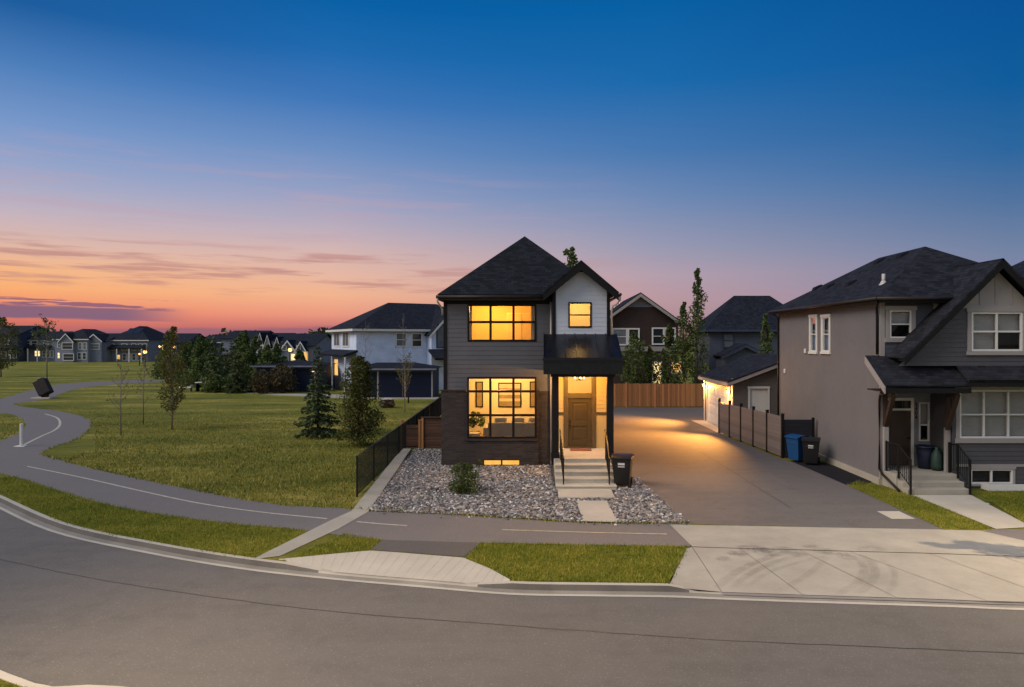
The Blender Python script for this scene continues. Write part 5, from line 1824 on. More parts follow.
m_.box(xe + .01, xe + .04, GY - .28, GYB + .28, ze - .24, ze - .07); m_.box(xe + .04, GXL, GY - .28, GYB + .28, ze - .24, ze - .22)
m_.hexa([(xe, GY - .29, ze - .25), (RDG, GY - .29, RZ - .25), (RDG, GY - .26, RZ - .25), (xe, GY - .26, ze - .25), (xe, GY - .29, ze - .075), (RDG, GY - .29, RZ - .075), (RDG, GY - .26, RZ - .075), (xe, GY - .26, ze - .075)])
m_.build("fascia", MT["panel_pale"], gr)
m_ = MB()
nrow = 4
for r_ in range(nrow):
    z0 = .02 + r_ * 2.22 / nrow
    m_.box(GXL + .03, GXL + .07, GD[0], GD[1], z0, z0 + 2.22 / nrow - .008)
    for c_ in range(6):
        y0 = GD[0] + (GD[1] - GD[0]) * c_ / 6
        m_.box(GXL + .015, GXL + .031, y0 + .08, y0 + (GD[1] - GD[0]) / 6 - .08, z0 + .09, z0 + 2.22 / nrow - .1)
m_.build("garage_door", MT["trim_white"], gr)
m_ = MB()
for a, b, c_, d_ in ((GD[0] - .12, GD[0], 0, 2.37), (GD[1], GD[1] + .12, 0, 2.37), (GD[0], GD[1], 2.25, 2.37)):
    m_.box(GXL - .035, GXL + .03, a, b, c_, d_)
m_.box(GXL - .04, GXL + .02, GY - .04, GY + .10, 0, EZ); m_.box(GXL - .04, GXL + .02, GYB - .10, GYB + .02, 0, EZ)
m_.build("door_trim", MT["trim_white"], gr)
m_ = MB()
fg2 = south(0, GY, 0)
m_.fbox(fg2, 10.72, 11.62, 0, 2.35, -.07, -.04); m_.fbox(fg2, 10.8, 11.14, .3, 2.2, -.04, -.03); m_.fbox(fg2, 11.2, 11.54, .3, 2.2, -.04, -.03)
m_.build("door", MT["trim_white"], gr)
m_ = MB(); m_.fbox(fg2, 10.62, 10.72, 0, 2.45, -.02, .04); m_.fbox(fg2, 11.62, 11.72, 0, 2.45, -.02, .04); m_.fbox(fg2, 10.6, 11.74, 2.351, 2.46, -.02, .05)
m_.build("door_trim", MT["trim_white"], gr)
SODIUM = (1.0, 0.42, 0.08)
MT["bulb_hot"] = emis("bulb_hot", (1.0, 0.62, 0.22), 30.0)
for y in (GY + .38, GYB - .38):
    m_ = MB(); m_.box(GXL - .05, GXL - .005, y - .06, y + .06, 2.0, 2.26); m_.box(GXL - .24, GXL - .05, y - .09, y + .09, 2.27, 2.30); m_.box(GXL - .20, GXL - .18, y - .07, y - .055, 2.06, 2.27); m_.box(GXL - .20, GXL - .18, y + .055, y + .07, 2.06, 2.27)
    wl = m_.build("wall_lamp", MT["black_metal"], gr)
    m_ = MB(); m_.lathe((GXL - .14, y, 2.06), [(0, 0), (.05, .03), (.06, .1), (.045, .18), (0, .2)], 12); m_.build("bulb", MT["bulb_hot"], wl, smooth=True)
    lamp(GXL - .34, y, 2.10, 230, SODIUM, .08)
    lamp(GXL - .36, y, 2.16, 8500, SODIUM, .10, spot=116, aim=(-0.86, -.45, -.17) if y < 38 else (-.92, -.16, -.17))


# ------------------------------------------------------------------ houses farther off
def far_house(label, X0, X1, Y, dep, eave, top, roof="hip", wall="white_far", roofm="shingle_far", wins=(), rot=0.0, origin=None, gables=(), name="house", ov=.4, base=0.0, trim="trim_white", porch=None):
    """local frame: front wall along x at y=0 facing -y"""
    wd_ = X1 - X0
    loc = (X0, Y, 0) if origin is None else origin
    t = thing(name, label, "house", (0, 0, 0))
    m2 = MB(); m2.box(0, wd_, 0, dep, base, eave)
    if roof == "gable":
        m2.face([(0, 0, eave), (wd_, 0, eave), (wd_ / 2, 0, top - .1)]); m2.face([(0, dep, eave), (wd_ / 2, dep, top - .1), (wd_, dep, eave)])
    if roof == "side":
        m2.face([(0, 0, eave), (0, dep / 2, top - .1), (0, dep, eave)]); m2.face([(wd_, 0, eave), (wd_, dep, eave), (wd_, dep / 2, top - .1)])
    m2.build("wall", MT[wall], t)
    m2 = MB()
    if roof == "hip":
        hip_roof(m2, -ov, wd_ + ov, -ov, dep + ov, eave, top - eave)
    elif roof == "gable":
        k_ = (top - eave) / (wd_ / 2)
        for sx in (-1, 1):
            xe = wd_ / 2 + sx * (wd_ / 2 + ov)
            q = [(wd_ / 2, -ov, top), (xe, -ov, eave - ov * k_), (xe, dep + ov, eave - ov * k_), (wd_ / 2, dep + ov, top)]
            slab(m2, q if sx < 0 else q[::-1], .1)
    else:
        k_ = (top - eave) / (dep / 2)
        for sy in (-1, 1):
            ye = dep / 2 + sy * (dep / 2 + ov)
            q = [(-ov, dep / 2, top), (-ov, ye, eave - ov * k_), (wd_ + ov, ye, eave - ov * k_), (wd_ + ov, dep / 2, top)]
            slab(m2, q if sy < 0 else q[::-1], .1)
    m2.build("roof", MT[roofm], t)
    m2 = MB()
    if roof == "hip":
        m2.box(-ov, wd_ + ov, -ov - .02, -ov + .02, eave - .22, eave - .01); m2.box(-ov - .02, -ov + .02, -ov, dep + ov, eave - .22, eave - .01)
        m2.build("fascia", MT[trim], t)
    elif roof == "gable":
        for sx in (-1, 1):
            xe = wd_ / 2 + sx * (wd_ / 2 + ov)
            A = [(wd_ / 2, -ov - .03, top - .10), (xe, -ov - .03, eave - ov * k_ - .10), (xe, -ov - .03, eave - ov * k_ - .34), (wd_ / 2, -ov - .03, top - .38)]
            B = [(p_[0], -ov + .03, p_[2]) for p_ in A]
            m2.face(A if sx < 0 else A[::-1]); m2.face(B)
            for i in range(4): m2.face([A[i], A[(i + 1) % 4], B[(i + 1) % 4], B[i]])
        m2.build("bargeboard", MT["panel_pale"], t)
    for g in gables:          # small front gables: x0, x1, base z, peak z, depth out
        a, b, z0, z1, dp = g[:5]
        m2 = MB()
        m2.box(a, b, -dp, -.003, 0 if len(g) < 6 else g[5], z0); m2.face([(a, -dp, z0), (b, -dp, z0), ((a + b) / 2, -dp, z1)])
        m2.build("gable_wall", MT[wall], t)
        m2 = MB()
        for sx in (-1, 1):
            xm_ = (a + b) / 2; xe = xm_ + sx * ((b - a) / 2 + .3); k2 = (z1 - z0) / ((b - a) / 2)
            q = [(xm_, -dp - .3, z1 + .08), (xe, -dp - .3, z0 - .3 * k2 + .08), (xe, dep / 2 - 1, z0 - .3 * k2 + .08), (xm_, dep / 2 - 1, z1 + .08)]
            slab(m2, q if sx < 0 else q[::-1], .08)
        m2.build("gable_roof", MT[roofm], t)
        m2 = MB()
        for sx in (-1, 1):
            xe = xm_ + sx * ((b - a) / 2 + .3)
            m2.hexa([(xm_, -dp - .33, z1 - .25), (xe, -dp - .33, z0 - .3 * k2 - .25), (xe, -dp - .29, z0 - .3 * k2 - .25), (xm_, -dp - .29, z1 - .25),
                     (xm_, -dp - .33, z1 + .02), (xe, -dp - .33, z0 - .3 * k2 + .02), (xe, -dp - .29, z0 - .3 * k2 + .02), (xm_, -dp - .29, z1 + .02)])
        m2.build("bargeboard", MT[trim], t)
    if porch:
        a, b, z0, dp = porch
        m2 = MB(); slab(m2, [(a, -dp, z0), (b, -dp, z0), (b, -.003, z0 + dp * .4), (a, -.003, z0 + dp * .4)], .15); m2.build("porch_roof", MT[roofm], t)
        m2 = MB()
        for i in range(4):
            x = a + .15 + (b - a - .3) * i / 3
            m2.box(x - .09, x + .09, -dp + .1, -dp + .28, 0, z0 - .1)
        m2.build("porch_post", MT[trim], t)
    for q in wins:
        u0, u1, z0, z1, kind = q[:5]
        n_ = q[5] if len(q) > 5 else 0.0
        f2 = south(0, -n_, 0)
        m2 = MB(); tr = .12
        m2.fbox(f2, u0 - tr, u0, z0 - tr, z1 + tr, .004, .07); m2.fbox(f2, u1, u1 + tr, z0 - tr, z1 + tr, .004, .07); m2.fbox(f2, u0, u1, z1, z1 + tr, .004, .07); m2.fbox(f2, u0, u1, z0 - tr, z0, .004, .08)
        m2.fbox(f2, u0, u1, (z0 + z1) / 2 - .03, (z0 + z1) / 2 + .03, .004, .05)
        wo = m2.build("window", MT[trim], t)
        m2 = MB(); m2.face([f2.p(u0, z0, .012), f2.p(u1, z0, .012), f2.p(u1, z1, .012), f2.p(u0, z1, .012)]); m2.build("pane", MT[kind], wo)
    t.location = loc; t.rotation_euler = (0, 0, rot)
    return t


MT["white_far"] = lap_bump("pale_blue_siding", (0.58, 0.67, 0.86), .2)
MT["slate_light"] = lap_bump("slate_light_siding", (0.19, 0.21, 0.28), .2)
MT["white_warm"] = lap_bump("white_lap_siding", (0.50, 0.50, 0.53), .2)
MT["brown_far"] = lap_bump("brown_siding", (0.044, 0.030, 0.028), .2)
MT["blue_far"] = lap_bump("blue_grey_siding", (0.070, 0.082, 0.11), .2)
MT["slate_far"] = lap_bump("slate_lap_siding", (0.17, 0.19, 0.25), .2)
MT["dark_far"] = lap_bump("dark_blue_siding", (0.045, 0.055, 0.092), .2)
MT["navy_door"] = lap_bump("navy_door_panels", (0.006, 0.011, 0.030), .55)
MT["lit_a"] = lit_pane("lit_window_warm", (0.9, 0.38, 0.06), (1.0, 0.66, 0.24), 1.1)
MT["lit_b"] = lit_pane("lit_window_pale", (1.0, 0.58, 0.14), (1.0, 0.82, 0.45), 1.4)
MT["pane_dim"] = M("curtained_glass", (0.14, 0.15, 0.17), .1, .3, 2.0, spec=.7)

# behind the lane
far_house("brown gabled house with white bargeboards behind the cedar fence", 4.95, 11.25, 56.5, 11, 6.55, 8.80, "gable", "brown_far", "shingle_far",
          wins=[(0.95, 2.0, 4.55, 5.75, "pane_dim"), (2.25, 3.0, 4.55, 5.75, "glass_dark"), (4.25, 5.05, 4.6, 5.8, "glass_dark"), (5.3, 6.0, 4.6, 5.8, "glass_dark"), (4.3, 4.85, 1.1, 3.0, "lit_b"), (5.75, 6.5, 2.2, 3.0, "lit_a")], ov=.5)
t = bpy.data.objects[[o.name for o in COL.objects if o.get("label", "").startswith("brown gabled")][0]]
m_ = MB(); m_.fbox(south(0, 0, 0), -.02, 6.32, 3.95, 4.35, .004, .05); m_.build("belly_band", MT["panel_pale"], t)
m_ = MB(); f0 = south(0, -.0, 0); m_.face([f0.p(1.75, 7.72, .02), f0.p(4.55, 7.72, .02), f0.p(3.15, 8.62, .02)]); m_.fbox(f0, 1.7, 4.6, 7.6, 7.74, .004, .06); m_.build("gable_shingles", MT["slate_far"], t)
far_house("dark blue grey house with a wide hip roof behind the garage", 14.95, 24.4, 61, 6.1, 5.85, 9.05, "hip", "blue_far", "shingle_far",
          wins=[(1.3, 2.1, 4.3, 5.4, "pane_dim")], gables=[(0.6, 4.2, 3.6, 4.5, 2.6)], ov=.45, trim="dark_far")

# pale house left of the lit house, seen along its long side
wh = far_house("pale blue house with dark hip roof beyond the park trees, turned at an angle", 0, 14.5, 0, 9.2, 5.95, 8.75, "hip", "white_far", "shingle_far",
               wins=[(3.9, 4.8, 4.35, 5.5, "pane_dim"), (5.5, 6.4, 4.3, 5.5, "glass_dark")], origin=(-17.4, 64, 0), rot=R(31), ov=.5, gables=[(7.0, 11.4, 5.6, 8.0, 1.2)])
for u0, u1 in ((1.2, 3.2), (4.6, 6.6)):
    f2 = FR((0, 9.2, 0), (0, -1, 0), (-1, 0, 0))
    m_ = MB(); m_.fbox(f2, u0 - .2, u1 + .2, 4.2, 5.75, .004, .05); wo = m_.build("window", MT["trim_white"], wh)
    m_ = MB()
    for a, b in ((u0, (u0 + u1) / 2 - .05), ((u0 + u1) / 2 + .05, u1)): m_.face([f2.p(a, 4.35, .06), f2.p(b, 4.35, .06), f2.p(b, 5.6, .06), f2.p(a, 5.6, .06)])
    m_.build("pane", MT["pane_dim"], wo)
f2 = FR((0, 9.2, 0), (0, -1, 0), (-1, 0, 0))
m_ = MB(); slab(m_, [(-1.3, -.4, 3.5), (0, -.4, 3.95), (0, 9.4, 3.95), (-1.3, 9.4, 3.5)][::-1], .2); m_.build("porch_roof", MT["shingle_far"], wh)
for y in (-.3, 4.5, 9.1):
    m_ = MB(); m_.box(-1.2, -1.06, y - .07, y + .07, 0, 3.4); m_.build("porch_post", MT["trim_white"], wh)
m_ = MB()
for y in (1.9,): m_.fbox(f2, y - .6, y + .6, 1.3, 2.9, .004, .04)
m_.build("lit_window", MT["lit_a"], wh)
f3 = south(0, -1.2, 0)
for u0, u1 in ((7.5, 8.5), (9.0, 10.6)):
    m_ = MB(); m_.fbox(f3, u0, u1, 4.1, 6.5, .004, .05); wo = m_.build("window", MT["dark_far"], wh)
    m_ = MB(); m_.face([f3.p(u0 + .12, 4.2, .06), f3.p(u1 - .12, 4.2, .06), f3.p(u1 - .12, 6.4, .06), f3.p(u0 + .12, 6.4, .06)]); m_.build("pane", MT["pane_dim"], wo)
m_ = MB(); slab(m_, [(6.7, -3.0, 3.15), (11.7, -3.0, 3.15), (11.7, -1.21, 4.0), (6.7, -1.21, 4.0)], .2); m_.build("porch_roof", MT["shingle_far"], wh)

# low navy garages in front of it
def low_garage(label, X0, X1, Y, dep, h, ndoors):
    t = thing("garage", label, "garage", (X0, Y, 0))
    m2 = MB(); m2.box(X0, X1, Y, Y + dep, 0, h - .3); m2.build("wall", MT["dark_far"], t)
    m2 = MB(); hip_roof(m2, X0 - .4, X1 + .4, Y - .4, Y + dep + .4, h - .28, .45); m2.build("roof", MT["shingle_far"], t)
    m2 = MB(); m2.box(X0 - .4, X1 + .4, Y - .44, Y - .40, h - .40, h - .27); m2.build("fascia", MT["slate_far"], t)
    w_ = (X1 - X0) / ndoors
    for i in range(ndoors):
        m2 = MB(); m2.box(X0 + i * w_ + .12, X0 + (i + 1) * w_ - .12, Y - .04, Y - .003, .02, h - .62); m2.build("garage_door", MT["navy_door"], t)
        m2 = MB(); m2.box(X0 + (i + 1) * w_ - .09, X0 + (i + 1) * w_ + .02, Y - .06, Y - .003, 0, h - .5); m2.build("door_post", MT["panel_pale"], t)


low_garage("long low navy garage with white posts in front of the pale blue house", -16.2, -9.3, 58.0, 3.6, 2.75, 3)
low_garage("smaller navy garage half hidden by the russet bush left of the spruce", -27.0, -21.4, 64.5, 6, 2.75, 1)
m_ = MB(); m_.sheet([G(282, 395.5), G(340, 398.2), G(440, 399.2), (-8, 58.2), (-30, 64.4)], .008)
tag(m_.build("garage_court", MT["concrete"]), kind="structure")

# the row across the park (drawn from left to right)
def row(px0, px1, yt, ye, Y, dep, label, **kw):
    X0, _ = W(px0, HY, Y); X1, _ = W(px1, HY, Y)
    return far_house(label, X0, X1, Y, dep, CH - (ye - HY) * Y / F, CH - (yt - HY) * Y / F, **kw)
def grid(px0, px1, y0, y1, n_, hx, Y, kinds):
    st = (px1 - px0) / n_
    return [wn(px0 + i * st + st * .18, px0 + (i + 1) * st - st * .18, y0, y1, hx, Y, kinds[i % len(kinds)]) for i in range(n_)]


def wn(px0, px1, y0, y1, hx, Y, kind, n_=0.0):
    X0, Z1 = W(px0, y0, Y); X1, Z0 = W(px1, y1, Y)
    return (X0 - W(hx, 0, Y)[0], X1 - W(hx, 0, Y)[0], max(Z0, .3), Z1, kind, n_)


YR1 = 158
row(-42, 18, 325, 334, YR1, 12, "long dark gabled house at the far left of the row across the park", roof="side", wall="dark_far",
    wins=[wn(4, 9, 339, 344, -42, YR1, "pane_dim"), wn(-3, 1, 339, 344, -42, YR1, "pane_dim"), wn(2, 6, 352, 358, -42, YR1, "glass_dark")] + grid(8, 17, 351, 358, 2, -42, YR1, ("glass_dark", "pane_dim")), porch=(1, 13.5, 3.2, 1.8))
row(20, 55, 331, 338, YR1 + 3, 11, "low dark roofed house with a balcony and one bright yellow window across the park", roof="side", wall="slate_far",
    wins=[wn(35, 40, 351, 356, 20, YR1 + 3, "lit_b"), wn(25, 30, 341, 346, 20, YR1 + 3, "glass_dark"), wn(32, 37, 341, 346, 20, YR1 + 3, "glass_dark"), wn(44, 48, 341, 346, 20, YR1 + 3, "pane_dim")] + grid(42, 54, 351, 357, 3, 20, YR1 + 3, ("glass_dark", "glass_dark", "pane_dim")), porch=(.5, 7.5, 3.2, 1.6))
row(55, 88, 328.5, 339, YR1 - 4, 12, "pale grey house with a broad hip roof and a wide upper window across the park", wall="slate_light",
    wins=[wn(65, 75, 343, 349, 55, YR1 - 4, "glass_dark", .82), wn(58, 61, 342, 347, 55, YR1 - 4, "pane_dim"), wn(66, 76, 354, 360, 55, YR1 - 4, "glass_dark", .82), wn(58, 62, 353, 358, 55, YR1 - 4, "lit_b")] + grid(78, 87, 343, 349, 2, 55, YR1 - 4, ("pane_dim",)) + grid(77, 87, 353, 359, 2, 55, YR1 - 4, ("glass_dark",)), gables=[(1.6, 4.6, 4.9, 6.5, .8)])
row(88, 106, 333, 341, YR1 - 2, 10, "small pale house with a white front gable between two larger hip roofs across the park", wall="slate_far",
    wins=[wn(92, 102, 344, 349, 88, YR1 - 2, "pane_dim", 1.02)], gables=[(.4, 3.7, 5.0, 6.4, 1.0)], roof="side")
hs = row(106, 148, 325.5, 340, YR1, 13, "tall hip roofed house with solar panels on its slope across the park", wall="slate_far",
         wins=[wn(110, 114, 344, 350, 106, YR1, "pane_dim"), wn(122, 127, 344, 350, 106, YR1, "pane_dim"), wn(132, 136, 344, 350, 106, YR1, "glass_dark"), wn(117, 120, 355, 359, 106, YR1, "lit_a")] + grid(122, 146, 354, 360, 5, 106, YR1, ("glass_dark", "pane_dim")) + grid(138, 147, 344, 350, 2, 106, YR1, ("glass_dark",)), porch=(.5, 9.3, 3.2, 1.8))
hs_w = W(148, 0, YR1)[0] - W(106, 0, YR1)[0]
m_ = MB(); ez, tz = CH - (340 - HY) * YR1 / F, CH - (325.5 - HY) * YR1 / F
run_ = (min(hs_w, 13) + .8) / 2; kk = (tz - ez) / run_
for i in range(2):
    x0 = hs_w / 2 - 1.6 + i * 1.7
    m_.hexa([(x0, 1.9, ez + 2.3 * kk + .06), (x0 + 1.6, 1.9, ez + 2.3 * kk + .06), (x0 + 1.6, 3.8, ez + 4.2 * kk + .06), (x0, 3.8, ez + 4.2 * kk + .06), (x0, 1.9, ez + 2.3 * kk + .12), (x0 + 1.6, 1.9, ez + 2.3 * kk + .12), (x0 + 1.6, 3.8, ez + 4.2 * kk + .12), (x0, 3.8, ez + 4.2 * kk + .12)])
m_.build("solar_panel", MT["glass_dark"], hs)
row(148, 186, 333, 342, YR1 + 6, 12, "dark house with a low long roof behind the young trees across the park", roof="side", wall="dark_far",
    wins=[wn(152, 156, 345, 350, 148, YR1 + 6, "pane_dim"), wn(160, 163, 345, 350, 148, YR1 + 6, "lit_a"), wn(172, 176, 346, 350, 148, YR1 + 6, "glass_dark")] + grid(150, 184, 353, 359, 6, 148, YR1 + 6, ("glass_dark", "pane_dim", "lit_a")))
row(186, 226, 334, 342, YR1 + 14, 12, "dark roofed house rising behind the spruce cluster on its left side", roof="hip", wall="dark_far", wins=[wn(192, 197, 345, 350, 186, YR1 + 14, "lit_a")])
row(222, 256, 330, 338, 128, 12, "dark house with one long level ridge above the spruce cluster", roof="side", wall="slate_far",
    wins=[wn(247, 251, 346, 352, 222, 128, "pane_dim"), wn(238, 242, 346, 351, 222, 128, "glass_dark")])
row(256, 282, 332.5, 340, 122, 11, "white house with three narrow spire gables above the russet bush", roof="side", wall="white_warm",
    gables=[(.45, 1.65, 4.2, 6.3, .6), (1.85, 2.85, 4.2, 5.9, .6), (3.6, 4.5, 4.2, 5.5, .6)], wins=[wn(260, 264, 346, 352, 256, 122, "pane_dim", .62)])
row(281, 313, 333, 345, 100, 12, "grey house with two white trimmed front gables and a lit porch by the street lamp", roof="side", wall="slate_far",
    gables=[(.25, 2.3, 3.6, 4.9, .7), (2.55, 3.8, 3.7, 4.75, .7)], wins=[wn(293, 297, 354, 366, 281, 100, "lit_b", .72), wn(304, 309, 352, 368, 281, 100, "lit_a", .72), wn(285, 288, 346, 350, 281, 100, "pane_dim", .72), wn(299, 302, 346, 350, 281, 100, "pane_dim", .72)])
row(313, 332, 335, 344, 112, 12, "dark roofed house squeezed between the grey gables and the pale blue house", roof="hip", wall="slate_far", wins=[wn(317, 321, 347, 352, 313, 112, "lit_a")])

# far wood behind the rooftops
n_ = 5000
X = RNG.uniform(-420, 420, n_); Yw = RNG.uniform(300, 330, n_)
hgt = 5.5 + 2.2 * np.sin(X * .045) + 1.6 * np.sin(X * .13 + 1) + RNG.normal(0, .8, n_)
C_ = np.stack([X, Yw, np.abs(hgt) * RNG.random(n_) ** .5], 1)
o = np_mesh("far_wood", leaf_cloud(C_, 2.2, 12000, 1.6), 4, MT["needle"]); tag(o, "dark far-off belt of trees behind the rooftops", "woods", kind="stuff")

# ------------------------------------------------------------------ trees
def tree_obj(name, label, trunk, bark, leaves, leafm, loc, group=None, cname="crown"):
    t = thing(name, label, "tree" if "bush" not in name and "shrub" not in name else "shrub", (0, 0, 0), group)
    trunk.build("trunk", MT[bark], t, smooth=True, uv=False)
    if leaves is not None: np_mesh(cname, leaves, 4, MT[leafm], t)
    t.location = (*loc, 0)
    t.rotation_euler = (0, 0, RNG.random() * .0)
    return t


def crown_tree(name, label, loc, h, rx, low, ncl, nleaf, lsz, leafm="leaf", bark="bark", shape="oval", tr=.09, lean=0.0, group=None, cl=.34):
    tb = MB()
    top = (lean, 0, h * .86)
    pts = [(0, 0, -.05)] + [(lean * q + RNG.normal(0, .02 * h * q), RNG.normal(0, .02 * h * q), h * .86 * q) for q in (.25, .5, .75)] + [top]
    tb.tube(pts, [tr, tr * .8, tr * .55, tr * .35, tr * .12], 8)
    C, S = [], []
    for i in range(ncl):
        q = (i + RNG.random()) / ncl
        z = h * (low + (1 - low) * q)
        if shape == "oval": rr = math.sin(math.pi * min(.97, .12 + .86 * q)) ** .7
        elif shape == "wide": rr = min(1.0, .62 + q * 1.6) if q < .25 else (1 - (q - .25) / .75) ** .45 * .97 + .05
        elif shape == "cone": rr = (1 - q) ** .75 + .06
        else: rr = (math.sin(math.pi * min(.99, .1 + .88 * q ** .8))) ** .5 * (1.0 if q < .7 else 1 - (q - .7) * 1.9)
        r_ = rx * rr * RNG.uniform(.25, .82)
        a = RNG.random() * 6.283
        c_ = np.array([lean * q + r_ * math.cos(a), r_ * math.sin(a), z])
        C.append(c_); s = rx * cl * rr * RNG.uniform(.6, 1.25) + .03 * h * .3
        S.append((s, s, s * (1.0 if shape != "column" else 1.7)))
        zb = max(z - r_ * .8 - .1 * h, h * .12)
        b0 = Vector((lean * zb / h, 0, zb))
        tb.tube([b0, b0.lerp(Vector(c_), .5) + Vector((0, 0, -.02 * h)), Vector(c_)], [tr * .3, tr * .2, tr * .06], 5, cap=False)
    L = leaf_cloud(np.array(C), np.array(S), nleaf, lsz)
    return tree_obj(name, label, tb, bark, L, leafm, loc, group)


def spruce(label, loc, h, rx, nl, per, sz=.10, name="spruce_tree", group=None, leafm="needle"):
    tb = MB(); tb.tube([(0, 0, -.05), (0, 0, h * .5), (0, 0, h)], [.035 * h * .5, .02 * h * .5, .006], 8)
    Q = []
    for i in range(nl):
        q = (i + .5 * RNG.random()) / nl
        z = h * (.05 + .93 * q)
        L = rx * ((1 - q) ** .85) * RNG.uniform(.85, 1.12) + .05
        nb_ = max(4, int(9 * (1 - q) + 4))
        a0 = RNG.random() * 6.283
        for j in range(nb_):
            a = a0 + 6.283 * j / nb_ + RNG.normal(0, .15)
            l_ = L * RNG.uniform(.65, 1.08)
            dr = -.22 * l_ if q < .75 else .1 * l_
            e = Vector((math.cos(a) * l_, math.sin(a) * l_, z + dr))
            tb.tube([(0, 0, z), Vector((0, 0, z)).lerp(e, .6) + Vector((0, 0, -.03 * l_)), e + Vector((0, 0, .05 * l_))], [.012 + .006 * h * (1 - q) * .5, .009, .003], 4, cap=False)
            n_ = max(3, int(per * l_ / rx))
            s = RNG.random(n_) ** .8
            base = np.stack([np.cos(a) * l_ * s, np.sin(a) * l_ * s, z + dr * s], 1)
            side = np.array([-math.sin(a), math.cos(a), 0.0])
            lat = RNG.normal(0, .16, n_) * l_ * (1.05 - s)
            base = base + side * lat[:, None] + np.stack([np.zeros(n_), np.zeros(n_), RNG.normal(-.01, .035, n_)], 1)
            d = np.array([math.cos(a), math.sin(a), -.25]) + RNG.normal(0, .55, (n_, 3)); d /= np.linalg.norm(d, axis=1)[:, None]
            v = np.cross(d, RNG.normal(0, 1, (n_, 3))); v /= np.linalg.norm(v, axis=1)[:, None]
            k_ = (sz * (.6 + .8 * RNG.random(n_)))[:, None]
            Q.append(np.stack([base - d * k_, base + v * k_ * .35, base + d * k_, base - v * k_ * .35], 1))
    return tree_obj(name, label, tb, "bark", np.concatenate(Q), leafm, loc, group)


def sapling(label, loc, h, rx, nbr, nleaf, lsz, leafm="leaf_olive", name="young_tree", low=.3, bark="bark_pale", tr=.035, group=None):
    tb = MB(); tb.tube([(0, 0, -.05), (RNG.normal(0, .03), 0, h * .4), (RNG.normal(0, .05), 0, h * .98)], [tr, tr * .7, .006], 7)
    C = []
    for i in range(nbr):
        q = low + (.92 - low) * (i + RNG.random()) / nbr
        a = RNG.random() * 6.283
        l_ = rx * (1.15 - .75 * (q - low) / (1 - low)) * RNG.uniform(.5, 1.1)
        z = h * q
        e = Vector((math.cos(a) * l_, math.sin(a) * l_, z + l_ * RNG.uniform(1.0, 1.9)))
        m_p = Vector((0, 0, z)).lerp(e, .5) + Vector((math.cos(a) * l_ * .12, math.sin(a) * l_ * .12, -.05 * l_))
        tb.tube([(0, 0, z), m_p, e], [tr * .4, tr * .25, .004], 5, cap=False)
        for f in (.35, .6, .85, 1.0): C.append(np.array(Vector((0, 0, z)).lerp(e, f)))
        for k_ in range(3):
            f = RNG.uniform(.3, .9); p = Vector((0, 0, z)).lerp(e, f)
            q2 = p + Vector((RNG.normal(0, .25), RNG.normal(0, .25), RNG.uniform(.15, .5))) * l_ * .8
            tb.tube([p, q2], [tr * .16, .003], 4, cap=False); C.append(np.array(q2))
    L = leaf_cloud(np.array(C), .10 * rx + .05, nleaf, lsz) if nleaf else None
    return tree_obj(name, label, tb, bark, L, leafm, loc, group)


def at(px, py): return G(px, py)


spruce("tall dark green spruce on the park lawn beside the olive leafed tree", at(318, 437), 4.75, 1.12, 20, 60, .085)
crown_tree("leafy_tree", "bushy olive leafed tree on the lawn right of the tall spruce", at(358, 446), 4.05, 1.34, .04, 130, 9500, .052, "leaf_olive", shape="wide", tr=.06, cl=.31)
# cluster across the lawn
for i, (px, py, top, hw, kind, lb) in enumerate([
    (214, 391, 336, 17, "s", "broad dark spruce at the left end of the park cluster"), (236, 393, 346, 13, "s", "low blunt spruce in the middle of the park cluster"),
    (246, 388, 333, 12, "c", "tall leafy green tree rising behind the park spruces"), (200, 387, 338, 14, "c", "pointed green tree behind the left end of the park cluster"),
    (222, 386, 340, 14, "s", "spruce behind the front pair in the park cluster"), (184, 384, 345, 15, "c", "loose green tree behind the pale park bench"),
    (268, 391, 347, 16, "c", "full green tree at the right end of the park cluster"), (232, 384, 338, 12, "s", "narrow dark spruce deep inside the park cluster")]):
    X, Y = at(px, py)
    h = CH - (top - HY) * Y / F; r_ = hw * Y / F
    if kind == "s": spruce(lb, (X, Y), h, r_, 15, 34, .17, group="spruces in the park cluster")
    else: crown_tree("leafy_tree", lb, (X, Y), h * 1.04, r_ * 1.3, .04, 64, 3800, .12, "leaf", shape="cone", tr=.1, cl=.36)
for px, py, top, hw, kind, lb in (
    (208, 384, 341, 13, "c", "dense green tree at the rear of the park cluster behind the broad spruce"), (227, 389, 348, 14, "s", "stocky spruce in front of the narrow dark spruce"),
    (256, 387, 339, 14, "c", "bushy green tree between the tallest cluster tree and the russet bushes"), (192, 381, 343, 13, "c", "leafy tree rising over the dark picnic table"),
    (277, 386, 346, 13, "c", "dark leafy tree above the russet bush by the smaller navy garage"), (240, 382, 336, 15, "c", "broad leafy tree at the very back of the park cluster"),
    (166, 379, 351, 12, "c", "low leafy tree beyond the park path left of the pale bench"), (300, 384, 352, 10, "c", "small leafy tree over the roof edge of the smaller navy garage")):
    X, Y = at(px, py)
    h = CH - (top - HY) * Y / F; r_ = hw * Y / F
    if kind == "s": spruce(lb, (X, Y), h, r_, 15, 34, .17, group="spruces in the park cluster")
    else: crown_tree("leafy_tree", lb, (X, Y), h * 1.06, r_ * 1.35, .03, 70, 4200, .12, "leaf", shape="cone", tr=.1, cl=.36)
